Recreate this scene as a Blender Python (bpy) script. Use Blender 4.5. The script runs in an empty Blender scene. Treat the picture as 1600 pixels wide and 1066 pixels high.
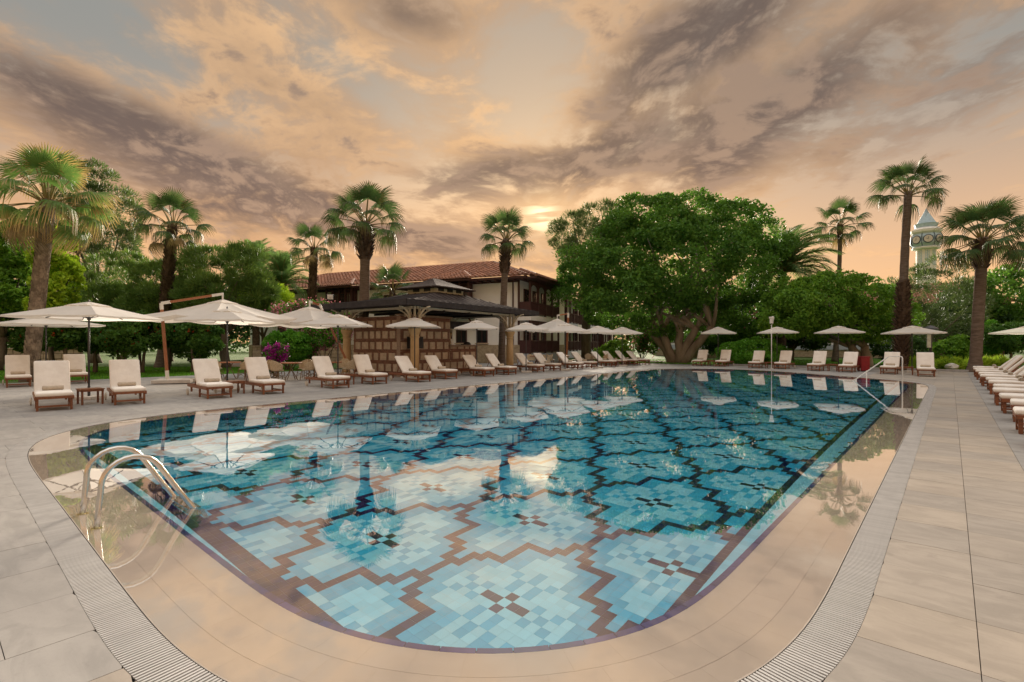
import bpy, bmesh, math, random
import numpy as np
from mathutils import Vector, Matrix

# ------------------------------------------------------------------ camera
SC = bpy.context.scene
COL = SC.collection
R = math.radians
F, CH, HY = 800.0, 1.55, 537.0            # focal length in photo pixels, eye height, horizon row
YAW = math.atan(685 / 800)                # the pool's long axis (+Y) vanishes at column 1485
SN, CS = math.sin(YAW), math.cos(YAW)

cam_d = bpy.data.cameras.new('camera')
cam = bpy.data.objects.new('camera', cam_d)
COL.objects.link(cam)
cam.location = (0, 0, CH)
cam.rotation_euler = (R(90), 0, YAW)
cam_d.lens = 18.0
cam_d.sensor_width = 36.0
cam_d.shift_y = 0.0025
cam_d.clip_start = 0.05
cam_d.clip_end = 6000
SC.camera = cam


def c2w(r, d):
    """camera-relative right / depth to world x, y"""
    return (-SN * d + CS * r, CS * d + SN * r)


def P(px, d):
    return c2w((px - 800) / F * d, d)


def G(px, py, z=0.0):
    d = (CH - z) * F / (py - HY)
    return P(px, d)


def Z(py, d):
    return CH + (HY - py) * d / F


def depth(x, y):
    return -SN * x + CS * y


# ------------------------------------------------------------------ world, sun, exposure
class S:
    """small arithmetic wrapper round shader sockets"""
    nt = None

    def __init__(self, s):
        self.s = s

    @staticmethod
    def math(op, a, b=None, c=None, clamp=False):
        n = S.nt.nodes.new('ShaderNodeMath')
        n.operation = op
        n.use_clamp = clamp
        for i, q in enumerate((a, b, c)):
            if q is None:
                continue
            if isinstance(q, S):
                S.nt.links.new(q.s, n.inputs[i])
            else:
                n.inputs[i].default_value = q
        return S(n.outputs[0])

    def __add__(a, b): return S.math('ADD', a, b)
    def __radd__(a, b): return S.math('ADD', b, a)
    def __sub__(a, b): return S.math('SUBTRACT', a, b)
    def __rsub__(a, b): return S.math('SUBTRACT', b, a)
    def __mul__(a, b): return S.math('MULTIPLY', a, b)
    def __rmul__(a, b): return S.math('MULTIPLY', b, a)
    def __truediv__(a, b): return S.math('DIVIDE', a, b)


def sstep(a, b, x):
    n = S.nt.nodes.new('ShaderNodeMapRange')
    n.interpolation_type = 'SMOOTHSTEP'
    S.nt.links.new(x.s, n.inputs[0])
    n.inputs[1].default_value, n.inputs[2].default_value = a, b
    n.inputs[3].default_value, n.inputs[4].default_value = 0, 1
    return S(n.outputs[0])


def vec(x, y, z):
    n = S.nt.nodes.new('ShaderNodeCombineXYZ')
    for i, q in enumerate((x, y, z)):
        if isinstance(q, S):
            S.nt.links.new(q.s, n.inputs[i])
        else:
            n.inputs[i].default_value = q
    return S(n.outputs[0])


def noise(v, scale, detail=6, rough=.55, dist=0.0, out=0):
    n = S.nt.nodes.new('ShaderNodeTexNoise')
    if v is not None:
        S.nt.links.new(v.s, n.inputs['Vector'])
    n.inputs['Scale'].default_value = scale
    n.inputs['Detail'].default_value = detail
    n.inputs['Roughness'].default_value = rough
    n.inputs['Distortion'].default_value = dist
    return S(n.outputs[out])


def cmix(f, a, b, mode='MIX'):
    n = S.nt.nodes.new('ShaderNodeMix')
    n.data_type = 'RGBA'
    n.blend_type = mode
    n.clamp_factor = True
    for idx, q in ((0, f), (6, a), (7, b)):
        if isinstance(q, S):
            S.nt.links.new(q.s, n.inputs[idx])
        elif idx == 0:
            n.inputs[0].default_value = q
        else:
            n.inputs[idx].default_value = (*q, 1)
    return S(n.outputs[2])


SUN_EL = math.atan(199 / 800 / 1.0016)                 # the glow behind the clouds, 14 degrees up
sx, sy = P(845, 1.0)
SUN_AZ = math.atan2(sx, sy)                            # clockwise from +Y
SD = Vector((math.sin(SUN_AZ) * math.cos(SUN_EL), math.cos(SUN_AZ) * math.cos(SUN_EL), math.sin(SUN_EL)))

world = bpy.data.worlds.new('World')
SC.world = world
world.use_nodes = True
S.nt = world.node_tree
S.nt.nodes.clear()
tc = S.nt.nodes.new('ShaderNodeTexCoord')
sep = S.nt.nodes.new('ShaderNodeSeparateXYZ')
S.nt.links.new(tc.outputs['Generated'], sep.inputs[0])
dx, dy, dz = (S(o) for o in sep.outputs)
az = Vector((SD.x, SD.y)).normalized()
u = dx * az.x + dy * az.y                               # towards the sun
v = dx * az.y - dy * az.x                               # to its right
zc = S.math('MAXIMUM', dz, 0.0)
k = zc + 0.16
pu, pv = u / k, v / k
warp = noise(vec(pv * .5, pu * .3, 3.3), 1.3, 3, .5)
qx = pv + (warp - .5) * .8
qy = pu * .72 + (warp - .5) * .6
q = vec(qx, qy, 0.0)
n_big = noise(vec(qx + 9.7, qy + 3.1, 1.7), .75, 5, .55, .3)
n_mid = noise(vec(qx + 2.2, qy + 7.9, 5.1), 1.9, 8, .58, .35)
n_fine = noise(vec(qx - 4.0, qy * 1.15 + 1.0, 8.0), 6.2, 8, .60, .25)
cd = dx * SD.x + dy * SD.y + dz * SD.z
glow = S.math('POWER', S.math('MAXIMUM', cd, 0.0), 14.0)
glow2 = S.math('POWER', S.math('MAXIMUM', cd, 0.0), 420.0)
core = S.math('POWER', S.math('MAXIMUM', cd, 0.0), 2600.0)

sky = S.nt.nodes.new('ShaderNodeTexSky')
sky.sky_type = 'NISHITA'
sky.sun_disc = False
sky.sun_elevation = SUN_EL
sky.sun_rotation = SUN_AZ
sky.air_density = 1.3
sky.dust_density = 3.0
nish = S(sky.outputs[0])
nishs = cmix(1.0, nish, (.10, .10, .10), 'MULTIPLY')    # the clear sky at strength 0.10

def bank(px, py, wx, wy, tilt=0.0):
    """a cloud bank: a soft lobe at one compass bearing and height of the sky"""
    a0 = math.atan2(px - 845, 800)
    e0 = math.atan2(537 - py, math.hypot(800, px - 800))
    a1, e1 = (azi - a0), (ele - e0)
    t = R(tilt)
    p_, q_ = a1 * math.cos(t) + e1 * math.sin(t), e1 * math.cos(t) - a1 * math.sin(t)
    p_, q_ = p_ * (800.0 / wx), q_ * (800.0 / wy)
    return S.math('POWER', 2.718, (p_ * p_ + q_ * q_) * -1.0)


azi = S.math('ARCTAN2', v, u)
ele = S.math('ARCSINE', dz)
dark = bank(745, 275, 110, 30, 12) * .9 + bank(960, 240, 150, 30, 14) * .75 + bank(1200, 190, 170, 45, 25) * .75 \
    + bank(1090, 60, 150, 45, 20) * .9 + bank(340, 300, 200, 36, -8) * .6 + bank(180, 190, 230, 30, -14) * .75 \
    + bank(1500, 130, 160, 45, 20) * .55 + bank(640, 370, 160, 18, 0) * .5 + bank(640, 30, 90, 30, 0) * .4
openn = bank(90, 20, 240, 45, -10) * .30 + bank(470, 40, 120, 45, -30) * .45 + bank(830, 170, 90, 60, 10) * .6 \
    + bank(1560, 330, 260, 110, 0) * .7 + bank(1350, 330, 170, 80, 0) * .45
low = 1.0 - sstep(.0, .46, zc)
clear = cmix(low, (.215, .212, .195), (.72, .40, .195))
clear = cmix(.06, clear, nishs)
lit = cmix(low, (.33, .225, .15), (.60, .32, .15))
lit = cmix(sstep(.45, .59, n_fine * .7 + n_mid * .3), lit, cmix(low, (.68, .42, .215), (.88, .49, .205)))
shade = cmix(low, (.092, .072, .066), (.205, .130, .100))
shade = cmix(sstep(.44, .60, n_fine), shade, cmix(low, (.22, .16, .125), (.40, .245, .16)))
# overhead, out of view, cloud turns neutral and is brightened as added fill light
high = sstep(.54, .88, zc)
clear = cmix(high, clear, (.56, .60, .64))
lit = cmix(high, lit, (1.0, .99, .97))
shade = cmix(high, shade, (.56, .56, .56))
m_lit = sstep(.34, .52, n_mid * .7 + n_fine * .3 - openn * .22)
m_dark = sstep(.465, .61, n_big * .20 + n_mid * .36 + n_fine * .44 + dark * .165 - openn * .08)
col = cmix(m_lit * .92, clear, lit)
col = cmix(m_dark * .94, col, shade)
gate = sstep(.40, .60, n_fine * .5 + n_mid * .5 - dark * .1)
col = cmix(glow * .38 * (1.0 - m_dark * .75), col, (.80, .47, .22))
col = cmix(glow2 * (.05 + .60 * gate), col, (.98, .64, .32))
slit = sstep(.47, .56, noise(vec(azi * 6.0, ele * 42.0, 0.0), 1.0, 3, .5))
col = cmix(core * slit, col, (1.25, .98, .60))
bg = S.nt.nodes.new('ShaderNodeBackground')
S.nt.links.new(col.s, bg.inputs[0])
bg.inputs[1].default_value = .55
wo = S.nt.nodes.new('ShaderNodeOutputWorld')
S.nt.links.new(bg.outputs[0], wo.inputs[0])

sun_d = bpy.data.lights.new('sun', 'SUN')
sun_d.energy = 5.0
sun_d.angle = R(22)                                     # veiled by cloud
sun_d.color = (1.0, .86, .70)
sun_d.cycles.use_multiple_importance_sampling = False
sun_d.cycles.is_caustics_light = True                   # lets it refract down to the pool floor
sun = bpy.data.objects.new('sun', sun_d)
COL.objects.link(sun)
sun.rotation_euler = (-SD).to_track_quat('-Z', 'Y').to_euler()
sun.location = (0, 0, 30)

SC.view_settings.view_transform = 'Standard'
SC.view_settings.look = 'None'
SC.view_settings.gamma = 1
SC.view_settings.exposure = 1.38
SC.view_settings.use_curve_mapping = False
SC.render.engine = 'CYCLES'
SC.cycles.use_denoising = True
SC.cycles.max_bounces = 10
SC.cycles.transmission_bounces = 8
SC.cycles.transparent_max_bounces = 8
SC.cycles.sample_clamp_indirect = 6

world.cycles.sampling_method = 'MANUAL'
world.cycles.sample_map_resolution = 512

# ------------------------------------------------------------------ helpers
rng = random.Random(7)
nrg = np.random.default_rng(11)


class MB:
    """collects shapes and links them as ONE mesh object"""

    def __init__(s):
        s.v, s.f, s.m, s.mi = [], [], [], 0

    def add(s, vs, fs):
        o = len(s.v)
        s.v += [tuple(p) for p in vs]
        s.f += [tuple(i + o for i in f) for f in fs]
        s.m += [s.mi] * len(fs)
        return s

    def box(s, c, d, M=None):
        x, y, z = d[0] / 2, d[1] / 2, d[2] / 2
        vs = [(sx * x, sy * y, sz * z) for sx in (-1, 1) for sy in (-1, 1) for sz in (-1, 1)]
        if M is not None:
            vs = [M @ Vector(p) for p in vs]
        vs = [(p[0] + c[0], p[1] + c[1], p[2] + c[2]) for p in vs]
        return s.add(vs, [(0, 1, 3, 2), (4, 6, 7, 5), (0, 4, 5, 1), (2, 3, 7, 6), (0, 2, 6, 4), (1, 5, 7, 3)])

    def bar(s, a, b, w, h, up=(0, 0, 1)):
        a, b = Vector(a), Vector(b)
        t = (b - a).normalized()
        up = Vector(up)
        if abs(t.dot(up)) > .95:
            up = Vector((1, 0, 0))
        y = up.cross(t).normalized()
        x = t.cross(y).normalized()
        vs = []
        for p in (a, b):
            for i, j in ((-1, -1), (1, -1), (1, 1), (-1, 1)):
                vs.append(p + y * (i * w / 2) + x * (j * h / 2))
        return s.add(vs, [(0, 3, 2, 1), (4, 5, 6, 7), (0, 1, 5, 4), (1, 2, 6, 5), (2, 3, 7, 6), (3, 0, 4, 7)])

    def tube(s, pts, rad, n=8, cap=True):
        pts = [Vector(p) for p in pts]
        if not isinstance(rad, (list, tuple)):
            rad = [rad] * len(pts)
        vs, fs = [], []
        y = None
        for i, p in enumerate(pts):
            t = (pts[min(i + 1, len(pts) - 1)] - pts[max(i - 1, 0)]).normalized()
            if y is None:
                ref = Vector((0, 0, 1)) if abs(t.z) < .9 else Vector((1, 0, 0))
                y = ref.cross(t).normalized()
            else:
                y = (y - t * y.dot(t)).normalized()
            x = t.cross(y)
            for k in range(n):
                a = 2 * math.pi * k / n
                vs.append(p + (y * math.cos(a) + x * math.sin(a)) * rad[i])
        for i in range(len(pts) - 1):
            for k in range(n):
                a, b = i * n + k, i * n + (k + 1) % n
                fs.append((a, b, b + n, a + n))
        if cap:
            fs.append(tuple(range(n))[::-1])
            fs.append(tuple((len(pts) - 1) * n + k for k in range(n)))
        return s.add(vs, fs)

    def lathe(s, prof, n=16, c=(0, 0, 0), rot=0.0):
        vs, fs = [], []
        for r, z in prof:
            for k in range(n):
                a = 2 * math.pi * k / n + rot
                vs.append((c[0] + r * math.cos(a), c[1] + r * math.sin(a), c[2] + z))
        for i in range(len(prof) - 1):
            for k in range(n):
                a, b = i * n + k, i * n + (k + 1) % n
                fs.append((a, b, b + n, a + n))
        fs.append(tuple(range(n))[::-1])
        fs.append(tuple((len(prof) - 1) * n + k for k in range(n)))
        return s.add(vs, fs)

    def poly(s, vs):
        return s.add(vs, [tuple(range(len(vs)))])

    def prism(s, pts, z0, z1):
        """plan polygon extruded between two heights"""
        n = len(pts)
        vs = [(p[0], p[1], z1) for p in pts] + [(p[0], p[1], z0) for p in pts]
        fs = [tuple(range(n))] + [(i, n + i, n + (i + 1) % n, (i + 1) % n) for i in range(n)]
        return s.add(vs, fs)

    def mesh(s, name, mats, smooth=False):
        me = bpy.data.meshes.new(name)
        me.from_pydata(s.v, [], s.f)
        for m in (mats if isinstance(mats, (list, tuple)) else [mats]):
            me.materials.append(m)
        if any(s.m):
            me.polygons.foreach_set('material_index', s.m)
        if smooth:
            me.polygons.foreach_set('use_smooth', [True] * len(s.f))
        me.update()
        return me

    def build(s, name, mats, parent=None, smooth=False, bevel=0.0, seg=2, angle=None):
        me = s.mesh(name, mats, smooth)
        if bevel:
            bm = bmesh.new()
            bm.from_mesh(me)
            bmesh.ops.bevel(bm, geom=bm.edges[:], offset=bevel, segments=seg, profile=.6, affect='EDGES')
            bm.to_mesh(me)
            bm.free()
        o = obj(name, me, parent)
        return o


def obj(name, me, parent=None, loc=None):
    o = bpy.data.objects.new(name, me)
    COL.objects.link(o)
    if parent is not None:
        o.parent = parent
    if loc is not None:
        o.location = loc
    return o


def thing(name, label, cat, loc=(0, 0, 0), rz=0.0, group=None):
    o = bpy.data.objects.new(name, None)
    COL.objects.link(o)
    o.empty_display_size = .2
    o.location = loc if len(loc) == 3 else (*loc, 0)
    o.rotation_euler = (0, 0, rz)
    return tag(o, label, cat, group)


def tag(o, label=None, cat=None, group=None, kind=None):
    if label:
        o['label'] = label
    if cat:
        o['category'] = cat
    if group:
        o['group'] = group
    if kind:
        o['kind'] = kind
    return o


def copy_tree(o, parent=None):
    c = o.copy()
    COL.objects.link(c)
    c.parent = parent
    for ch in list(o.children):
        copy_tree(ch, c)
    return c


ORD = ['first', 'second', 'third', 'fourth', 'fifth', 'sixth', 'seventh', 'eighth', 'ninth', 'tenth', 'eleventh', 'twelfth',
       'thirteenth', 'fourteenth', 'fifteenth', 'sixteenth', 'seventeenth', 'eighteenth', 'nineteenth', 'twentieth']


def smooth_obj(o):
    o.data.polygons.foreach_set('use_smooth', [True] * len(o.data.polygons))
    return o


# ------------------------------------------------------------------ materials
def newmat(name):
    m = bpy.data.materials.new(name)
    m.use_nodes = True
    nt = m.node_tree
    S.nt = nt
    b = nt.nodes['Principled BSDF']
    return m, nt, b


def pm(name, c, rough=.6, c2=None, scale=6, detail=5, bump=0.0, bscale=40, metal=0.0, island=0.0, obj_co=True, stretch=(1, 1, 1), spec=.5, coat=0):
    """painted or natural surface: two tones through noise, fine relief, per-piece tone shift"""
    m, nt, b = newmat(name)
    b.inputs['Roughness'].default_value = rough
    b.inputs['Metallic'].default_value = metal
    b.inputs['Specular IOR Level'].default_value = spec
    t = nt.nodes.new('ShaderNodeTexCoord')
    mp = nt.nodes.new('ShaderNodeMapping')
    mp.inputs['Scale'].default_value = stretch
    nt.links.new(t.outputs['Object'], mp.inputs[0])
    vv = S(mp.outputs[0])
    c2 = c2 or tuple(x * .78 for x in c)
    n = noise(vv, scale, detail, .6)
    colr = cmix(sstep(.32, .68, n), c2, c)
    if island:
        gm = nt.nodes.new('ShaderNodeNewGeometry')
        oi = nt.nodes.new('ShaderNodeObjectInfo')
        rnd = S.math('FRACT', S(gm.outputs['Random Per Island']) + S(oi.outputs['Random']))
        hs = nt.nodes.new('ShaderNodeHueSaturation')
        nt.links.new(colr.s, hs.inputs['Color'])
        vvv = rnd * (2 * island) + (1 - island)
        nt.links.new(vvv.s, hs.inputs['Value'])
        colr = S(hs.outputs[0])
    nt.links.new(colr.s, b.inputs['Base Color'])
    rr = noise(vv, scale * 2.3, 4, .6) * .2 + (rough - .1)
    nt.links.new(rr.s, b.inputs['Roughness'])
    if bump:
        bn = nt.nodes.new('ShaderNodeBump')
        bn.inputs['Strength'].default_value = bump
        bn.inputs['Distance'].default_value = .02
        nb = noise(vv, bscale, 5, .65)
        nt.links.new(nb.s, bn.inputs['Height'])
        nt.links.new(bn.outputs[0], b.inputs['Normal'])
    return m


def leafmat(name, dark, light, trans=.45, tip=None, hue=.03, gloss=.45):
    """leaves: every leaf its own tone, light shining through from behind"""
    m, nt, b = newmat(name)
    gm = nt.nodes.new('ShaderNodeNewGeometry')
    oi = nt.nodes.new('ShaderNodeObjectInfo')
    r = S.math('FRACT', S(gm.outputs['Random Per Island']) + S(oi.outputs['Random']))
    t = nt.nodes.new('ShaderNodeTexCoord')
    n = noise(S(t.outputs['Object']), .55, 3, .6)
    n2 = noise(S(t.outputs['Object']), 2.3, 2, .5)
    f = r * .45 + sstep(.36, .64, n) * .30 + sstep(.38, .62, n2) * .25
    f = f * f * .55 + f * .45
    colr = cmix(f, tuple(q_ * 2.4 + .006 for q_ in dark), tuple(q_ * 1.85 + .008 for q_ in light))
    if tip is not None:
        at = nt.nodes.new('ShaderNodeAttribute')
        at.attribute_name = 'along'
        colr = cmix(sstep(.62, 1.0, S(at.outputs['Fac']) + r * .15) * S(1.0 and at.outputs['Fac']), colr, tip)
    nt.links.new(colr.s, b.inputs['Base Color'])
    b.inputs['Roughness'].default_value = gloss
    b.inputs['Specular IOR Level'].default_value = .12
    tr = nt.nodes.new('ShaderNodeBsdfTranslucent')
    c2 = cmix(.5, colr, (1.0, 1.0, .35), 'MULTIPLY')
    nt.links.new(c2.s, tr.inputs[0])
    mx = nt.nodes.new('ShaderNodeMixShader')
    mx.inputs[0].default_value = trans
    nt.links.new(b.outputs[0], mx.inputs[1])
    nt.links.new(tr.outputs[0], mx.inputs[2])
    nt.links.new(mx.outputs[0], nt.nodes['Material Output'].inputs[0])
    return m


M = {}


def stone_mat(name, c, c2, c3):
    """honed paving: cloudy veins, splash stains and scuffs, each slab its own tone"""
    m, nt, b = newmat(name)
    t = nt.nodes.new('ShaderNodeTexCoord')
    vv = S(t.outputs['Object'])
    mp = nt.nodes.new('ShaderNodeMapping')
    mp.inputs['Scale'].default_value = (1, 2.6, 1)
    mp.inputs['Rotation'].default_value = (0, 0, .5)
    nt.links.new(vv.s, mp.inputs[0])
    veins = noise(S(mp.outputs[0]), 2.4, 8, .62, .8)
    cloud = noise(vv, .55, 5, .55)
    grit = noise(vv, 34, 4, .7)
    spot = noise(vv, 6.5, 6, .6, .3)
    colr = cmix(sstep(.34, .66, veins), c2, c)
    colr = cmix(sstep(.46, .66, cloud) * .55, colr, c3)
    colr = cmix(sstep(.60, .72, spot) * .35, colr, tuple(x * .72 for x in c2))
    colr = cmix(sstep(.5, .8, grit) * .18, colr, tuple(x * .6 for x in c2))
    gm = nt.nodes.new('ShaderNodeNewGeometry')
    oi = nt.nodes.new('ShaderNodeObjectInfo')
    rnd = S.math('FRACT', S(gm.outputs['Random Per Island']) + S(oi.outputs['Random']))
    hs = nt.nodes.new('ShaderNodeHueSaturation')
    nt.links.new(colr.s, hs.inputs['Color'])
    nt.links.new((rnd * .20 + .90).s, hs.inputs['Value'])
    nt.links.new((rnd * .3 + .85).s, hs.inputs['Saturation'])
    nt.links.new(hs.outputs[0], b.inputs['Base Color'])
    nt.links.new((sstep(.35, .65, cloud) * .25 + .58).s, b.inputs['Roughness'])
    b.inputs['Specular IOR Level'].default_value = .3
    bn = nt.nodes.new('ShaderNodeBump')
    bn.inputs['Strength'].default_value = .10
    bn.inputs['Distance'].default_value = .01
    nt.links.new((grit * .6 + veins * .8).s, bn.inputs['Height'])
    nt.links.new(bn.outputs[0], b.inputs['Normal'])
    return m


M['slab'] = stone_mat('deck_stone_sand', (.39, .34, .285), (.315, .275, .23), (.27, .235, .20))
M['slab_grey'] = stone_mat('deck_stone_grey', (.355, .335, .31), (.29, .275, .255), (.245, .23, .215))
M['mortar'] = pm('deck_mortar', (.14, .11, .085), .9)
M['coping'] = pm('coping_tile_beige', (.60, .52, .435), .6, (.56, .485, .405), 3.0, 6, .04, 80, island=.025, spec=.08)
M['grout'] = pm('coping_grout', (.60, .52, .435), .8)
M['grate'] = pm('grate_slat_plastic', (.52, .51, .49), .6, (.44, .43, .415), 5, 4, island=.06)
M['channel'] = pm('gutter_channel', (.05, .045, .04), .7)
M['rim'] = pm('rim_tile_cobalt', (.045, .05, .21), .22, (.03, .035, .15), 8, 3, island=.22, spec=.02)
M['t_dark'] = pm('floor_tile_navy', (.010, .014, .085), .3, (.007, .010, .06), 8, 3, island=.25, spec=.02)
M['t_light'] = pm('floor_tile_aqua', (.33, .80, .93), .3, (.28, .75, .89), 1.2, 3, island=.07, spec=.02)
M['t_mid'] = pm('floor_tile_turquoise', (.06, .54, .76), .3, (.045, .48, .71), 1.2, 3, island=.09, spec=.02)
M['t_wall'] = pm('wall_tile_turquoise', (.02, .40, .62), .3, (.016, .34, .55), 2, 3, island=.05, spec=.02)
M['t_grout'] = pm('floor_grout', (.46, .72, .76), .8, spec=.02)
M['steel'] = pm('stainless_steel', (.72, .68, .62), .22, (.60, .57, .52), 4, 3, metal=1.0)
M['brass'] = pm('flange_brass', (.66, .54, .28), .3, metal=1.0)
M['white_metal'] = pm('white_painted_metal', (.80, .78, .74), .4, (.74, .72, .68), 5, 3)
M['black_metal'] = pm('dark_powder_coat', (.055, .05, .05), .5)
M['teak'] = pm('oiled_teak', (.27, .095, .038), .42, (.15, .05, .022), 5, 6, .15, 50, stretch=(1, 9, 9), island=.15)
M['teak_light'] = pm('varnished_wood', (.42, .165, .075), .45, (.30, .11, .05), 5, 6, .1, 50, stretch=(6, 6, 1))
M['cushion'] = pm('cream_cushion_fabric', (.87, .82, .75), .9, (.80, .745, .675), 5, 6, .35, 9, spec=.1)
M['towel'] = pm('rolled_towel_terry', (.56, .475, .375), .95, (.48, .405, .315), 25, 4, .35, 180, spec=.05, island=.08)
M['wheel'] = pm('pale_wheel', (.62, .56, .47), .6)
M['concrete'] = pm('umbrella_base_concrete', (.62, .59, .54), .8, (.5, .47, .43), 5, 6, .2, 60)


def fabric(name, c):
    m, nt, b = newmat(name)
    t = nt.nodes.new('ShaderNodeTexCoord')
    n = noise(S(t.outputs['Object']), 3, 5, .6)
    colr = cmix(sstep(.3, .7, n), tuple(x * .95 for x in c), c)
    nt.links.new(colr.s, b.inputs['Base Color'])
    b.inputs['Roughness'].default_value = .9
    b.inputs['Specular IOR Level'].default_value = .1
    tr = nt.nodes.new('ShaderNodeBsdfTranslucent')
    nt.links.new(colr.s, tr.inputs[0])
    mx = nt.nodes.new('ShaderNodeMixShader')
    mx.inputs[0].default_value = .48
    nt.links.new(b.outputs[0], mx.inputs[1])
    nt.links.new(tr.outputs[0], mx.inputs[2])
    nt.links.new(mx.outputs[0], nt.nodes['Material Output'].inputs[0])
    return m


M['canvas'] = fabric('canopy_canvas', (.93, .88, .81))


def water_mat():
    """clear water: refraction and Fresnel of a glass surface, a little extra sheen at low angles, faint ripples"""
    m, nt, b = newmat('pool_water')
    nt.nodes.remove(b)
    t = nt.nodes.new('ShaderNodeTexCoord')
    vv = S(t.outputs['Object'])
    h = noise(vv, 1.3, 2, .5) * .6 + noise(vv, 5.5, 3, .5) * .10
    bn = nt.nodes.new('ShaderNodeBump')
    bn.inputs['Strength'].default_value = .06
    bn.inputs['Distance'].default_value = .03
    nt.links.new(h.s, bn.inputs['Height'])
    g = nt.nodes.new('ShaderNodeBsdfGlass')
    g.inputs['Roughness'].default_value = 0
    g.inputs['IOR'].default_value = 1.333
    gm = nt.nodes.new('ShaderNodeNewGeometry')
    dt = nt.nodes.new('ShaderNodeVectorMath')
    dt.operation = 'DOT_PRODUCT'
    nt.links.new(gm.outputs['Normal'], dt.inputs[0])
    nt.links.new(gm.outputs['Incoming'], dt.inputs[1])
    cs_ = S.math('ABSOLUTE', S(dt.outputs['Value']))
    extra = (S.math('POWER', 1.0 - cs_, 2.0) * .34 + .21) * (1.0 - S(gm.outputs['Backfacing']))
    gl = nt.nodes.new('ShaderNodeBsdfGlossy')
    gl.inputs['Roughness'].default_value = 0
    gl.inputs['Color'].default_value = (1, 1, 1, 1)
    mx = nt.nodes.new('ShaderNodeMixShader')
    nt.links.new(extra.s, mx.inputs[0])
    nt.links.new(g.outputs[0], mx.inputs[1])
    nt.links.new(gl.outputs[0], mx.inputs[2])
    nt.links.new(bn.outputs[0], g.inputs['Normal'])
    nt.links.new(bn.outputs[0], gl.inputs['Normal'])
    nt.links.new(mx.outputs[0], nt.nodes['Material Output'].inputs[0])
    return m


M['water'] = water_mat()


def grass_mat():
    m, nt, b = newmat('lawn_grass')
    t = nt.nodes.new('ShaderNodeTexCoord')
    vv = S(t.outputs['Object'])
    n1, n2 = noise(vv, .35, 4, .6), noise(vv, 9, 6, .7)
    c = cmix(sstep(.35, .65, n1), (.055, .115, .014), (.10, .165, .022))
    c = cmix(sstep(.3, .75, n2), c, (.035, .085, .01))
    nt.links.new(c.s, b.inputs['Base Color'])
    b.inputs['Roughness'].default_value = .9
    bn = nt.nodes.new('ShaderNodeBump')
    bn.inputs['Strength'].default_value = .8
    bn.inputs['Distance'].default_value = .05
    nt.links.new(n2.s, bn.inputs['Height'])
    nt.links.new(bn.outputs[0], b.inputs['Normal'])
    return m


M['grass'] = grass_mat()

# ------------------------------------------------------------------ the pool
rim_ctrl = [(-1.17, 23), (-1.17, 16), (-1.17, 10), (-1.17, 6), (-1.17, 4.2), (-1.17, 3.45), (-1.20, 2.86), (-1.29, 2.54), (-1.46, 2.23), (-1.69, 1.95),
            (-1.99, 1.72), (-2.33, 1.56), (-2.68, 1.47), (-3.1, 1.44), (-4.35, 1.46), (-6.3, 1.50), (-8.4, 1.54), (-9.6, 1.60), (-10.5, 1.74),
            (-11.35, 2.06), (-12.0, 2.66), (-12.4, 3.5), (-12.6, 4.6), (-12.72, 7), (-12.9, 14), (-13.1, 21), (-13.25, 26.6), (-13.15, 28.3),
            (-12.65, 29.7), (-11.7, 30.9), (-10.4, 31.55), (-9.2, 31.6), (-7.9, 31.1), (-6.2, 29.9), (-4.4, 28.4), (-2.9, 27.15), (-1.95, 26.2),
            (-1.42, 25.2), (-1.22, 24.2)]


def catmull(ctrl, step):
    out = []
    n = len(ctrl)
    for i in range(n):
        p0, p1, p2, p3 = (np.array(ctrl[(i + j - 1) % n]) for j in range(4))
        m = max(2, int(np.linalg.norm(p2 - p1) / step * 4))
        for j in range(m):
            t = j / m
            # centripetal-ish: plain Catmull-Rom with half tangents
            out.append(.5 * ((2 * p1) + (-p0 + p2) * t + (2 * p0 - 5 * p1 + 4 * p2 - p3) * t * t + (-p0 + 3 * p1 - 3 * p2 + p3) * t ** 3))
    out = np.array(out)
    seg = np.linalg.norm(np.roll(out, -1, 0) - out, axis=1)
    cum = np.concatenate([[0], np.cumsum(seg)])
    L = cum[-1]
    k = int(L / step)
    s_ = np.arange(k) * L / k
    cl = np.vstack([out, out[:1]])
    return np.stack([np.interp(s_, cum, cl[:, 0]), np.interp(s_, cum, cl[:, 1])], 1)


def even_ctrl(ctrl):
    """add points on long straights so the spline does not overshoot"""
    res = []
    n = len(ctrl)
    for i in range(n):
        a, b = np.array(ctrl[i]), np.array(ctrl[(i + 1) % n])
        m = max(1, int(np.linalg.norm(b - a) / 1.2))
        res += [tuple(a + (b - a) * j / m) for j in range(m)]
    return res


RIM = catmull(even_ctrl(rim_ctrl), .10)
for _ in range(30):
    RIM = (np.roll(RIM, 1, 0) + RIM * 2 + np.roll(RIM, -1, 0)) / 4


def normals(c):
    t = np.roll(c, -1, 0) - np.roll(c, 1, 0)
    t /= np.linalg.norm(t, axis=1)[:, None]
    nn = np.stack([-t[:, 1], t[:, 0]], 1)
    ctr = c.mean(0)
    if ((c - ctr) * nn).sum() < 0:
        nn = -nn
    return nn


def resample(c, step):
    seg = np.linalg.norm(np.roll(c, -1, 0) - c, axis=1)
    cum = np.concatenate([[0], np.cumsum(seg)])
    L = cum[-1]
    k = int(L / step)
    s_ = np.arange(k) * L / k
    cl = np.vstack([c, c[:1]])
    return np.stack([np.interp(s_, cum, cl[:, 0]), np.interp(s_, cum, cl[:, 1])], 1)


RN = normals(RIM)


def off(o):
    return RIM + RN * o


CTR = RIM.mean(0)


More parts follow.
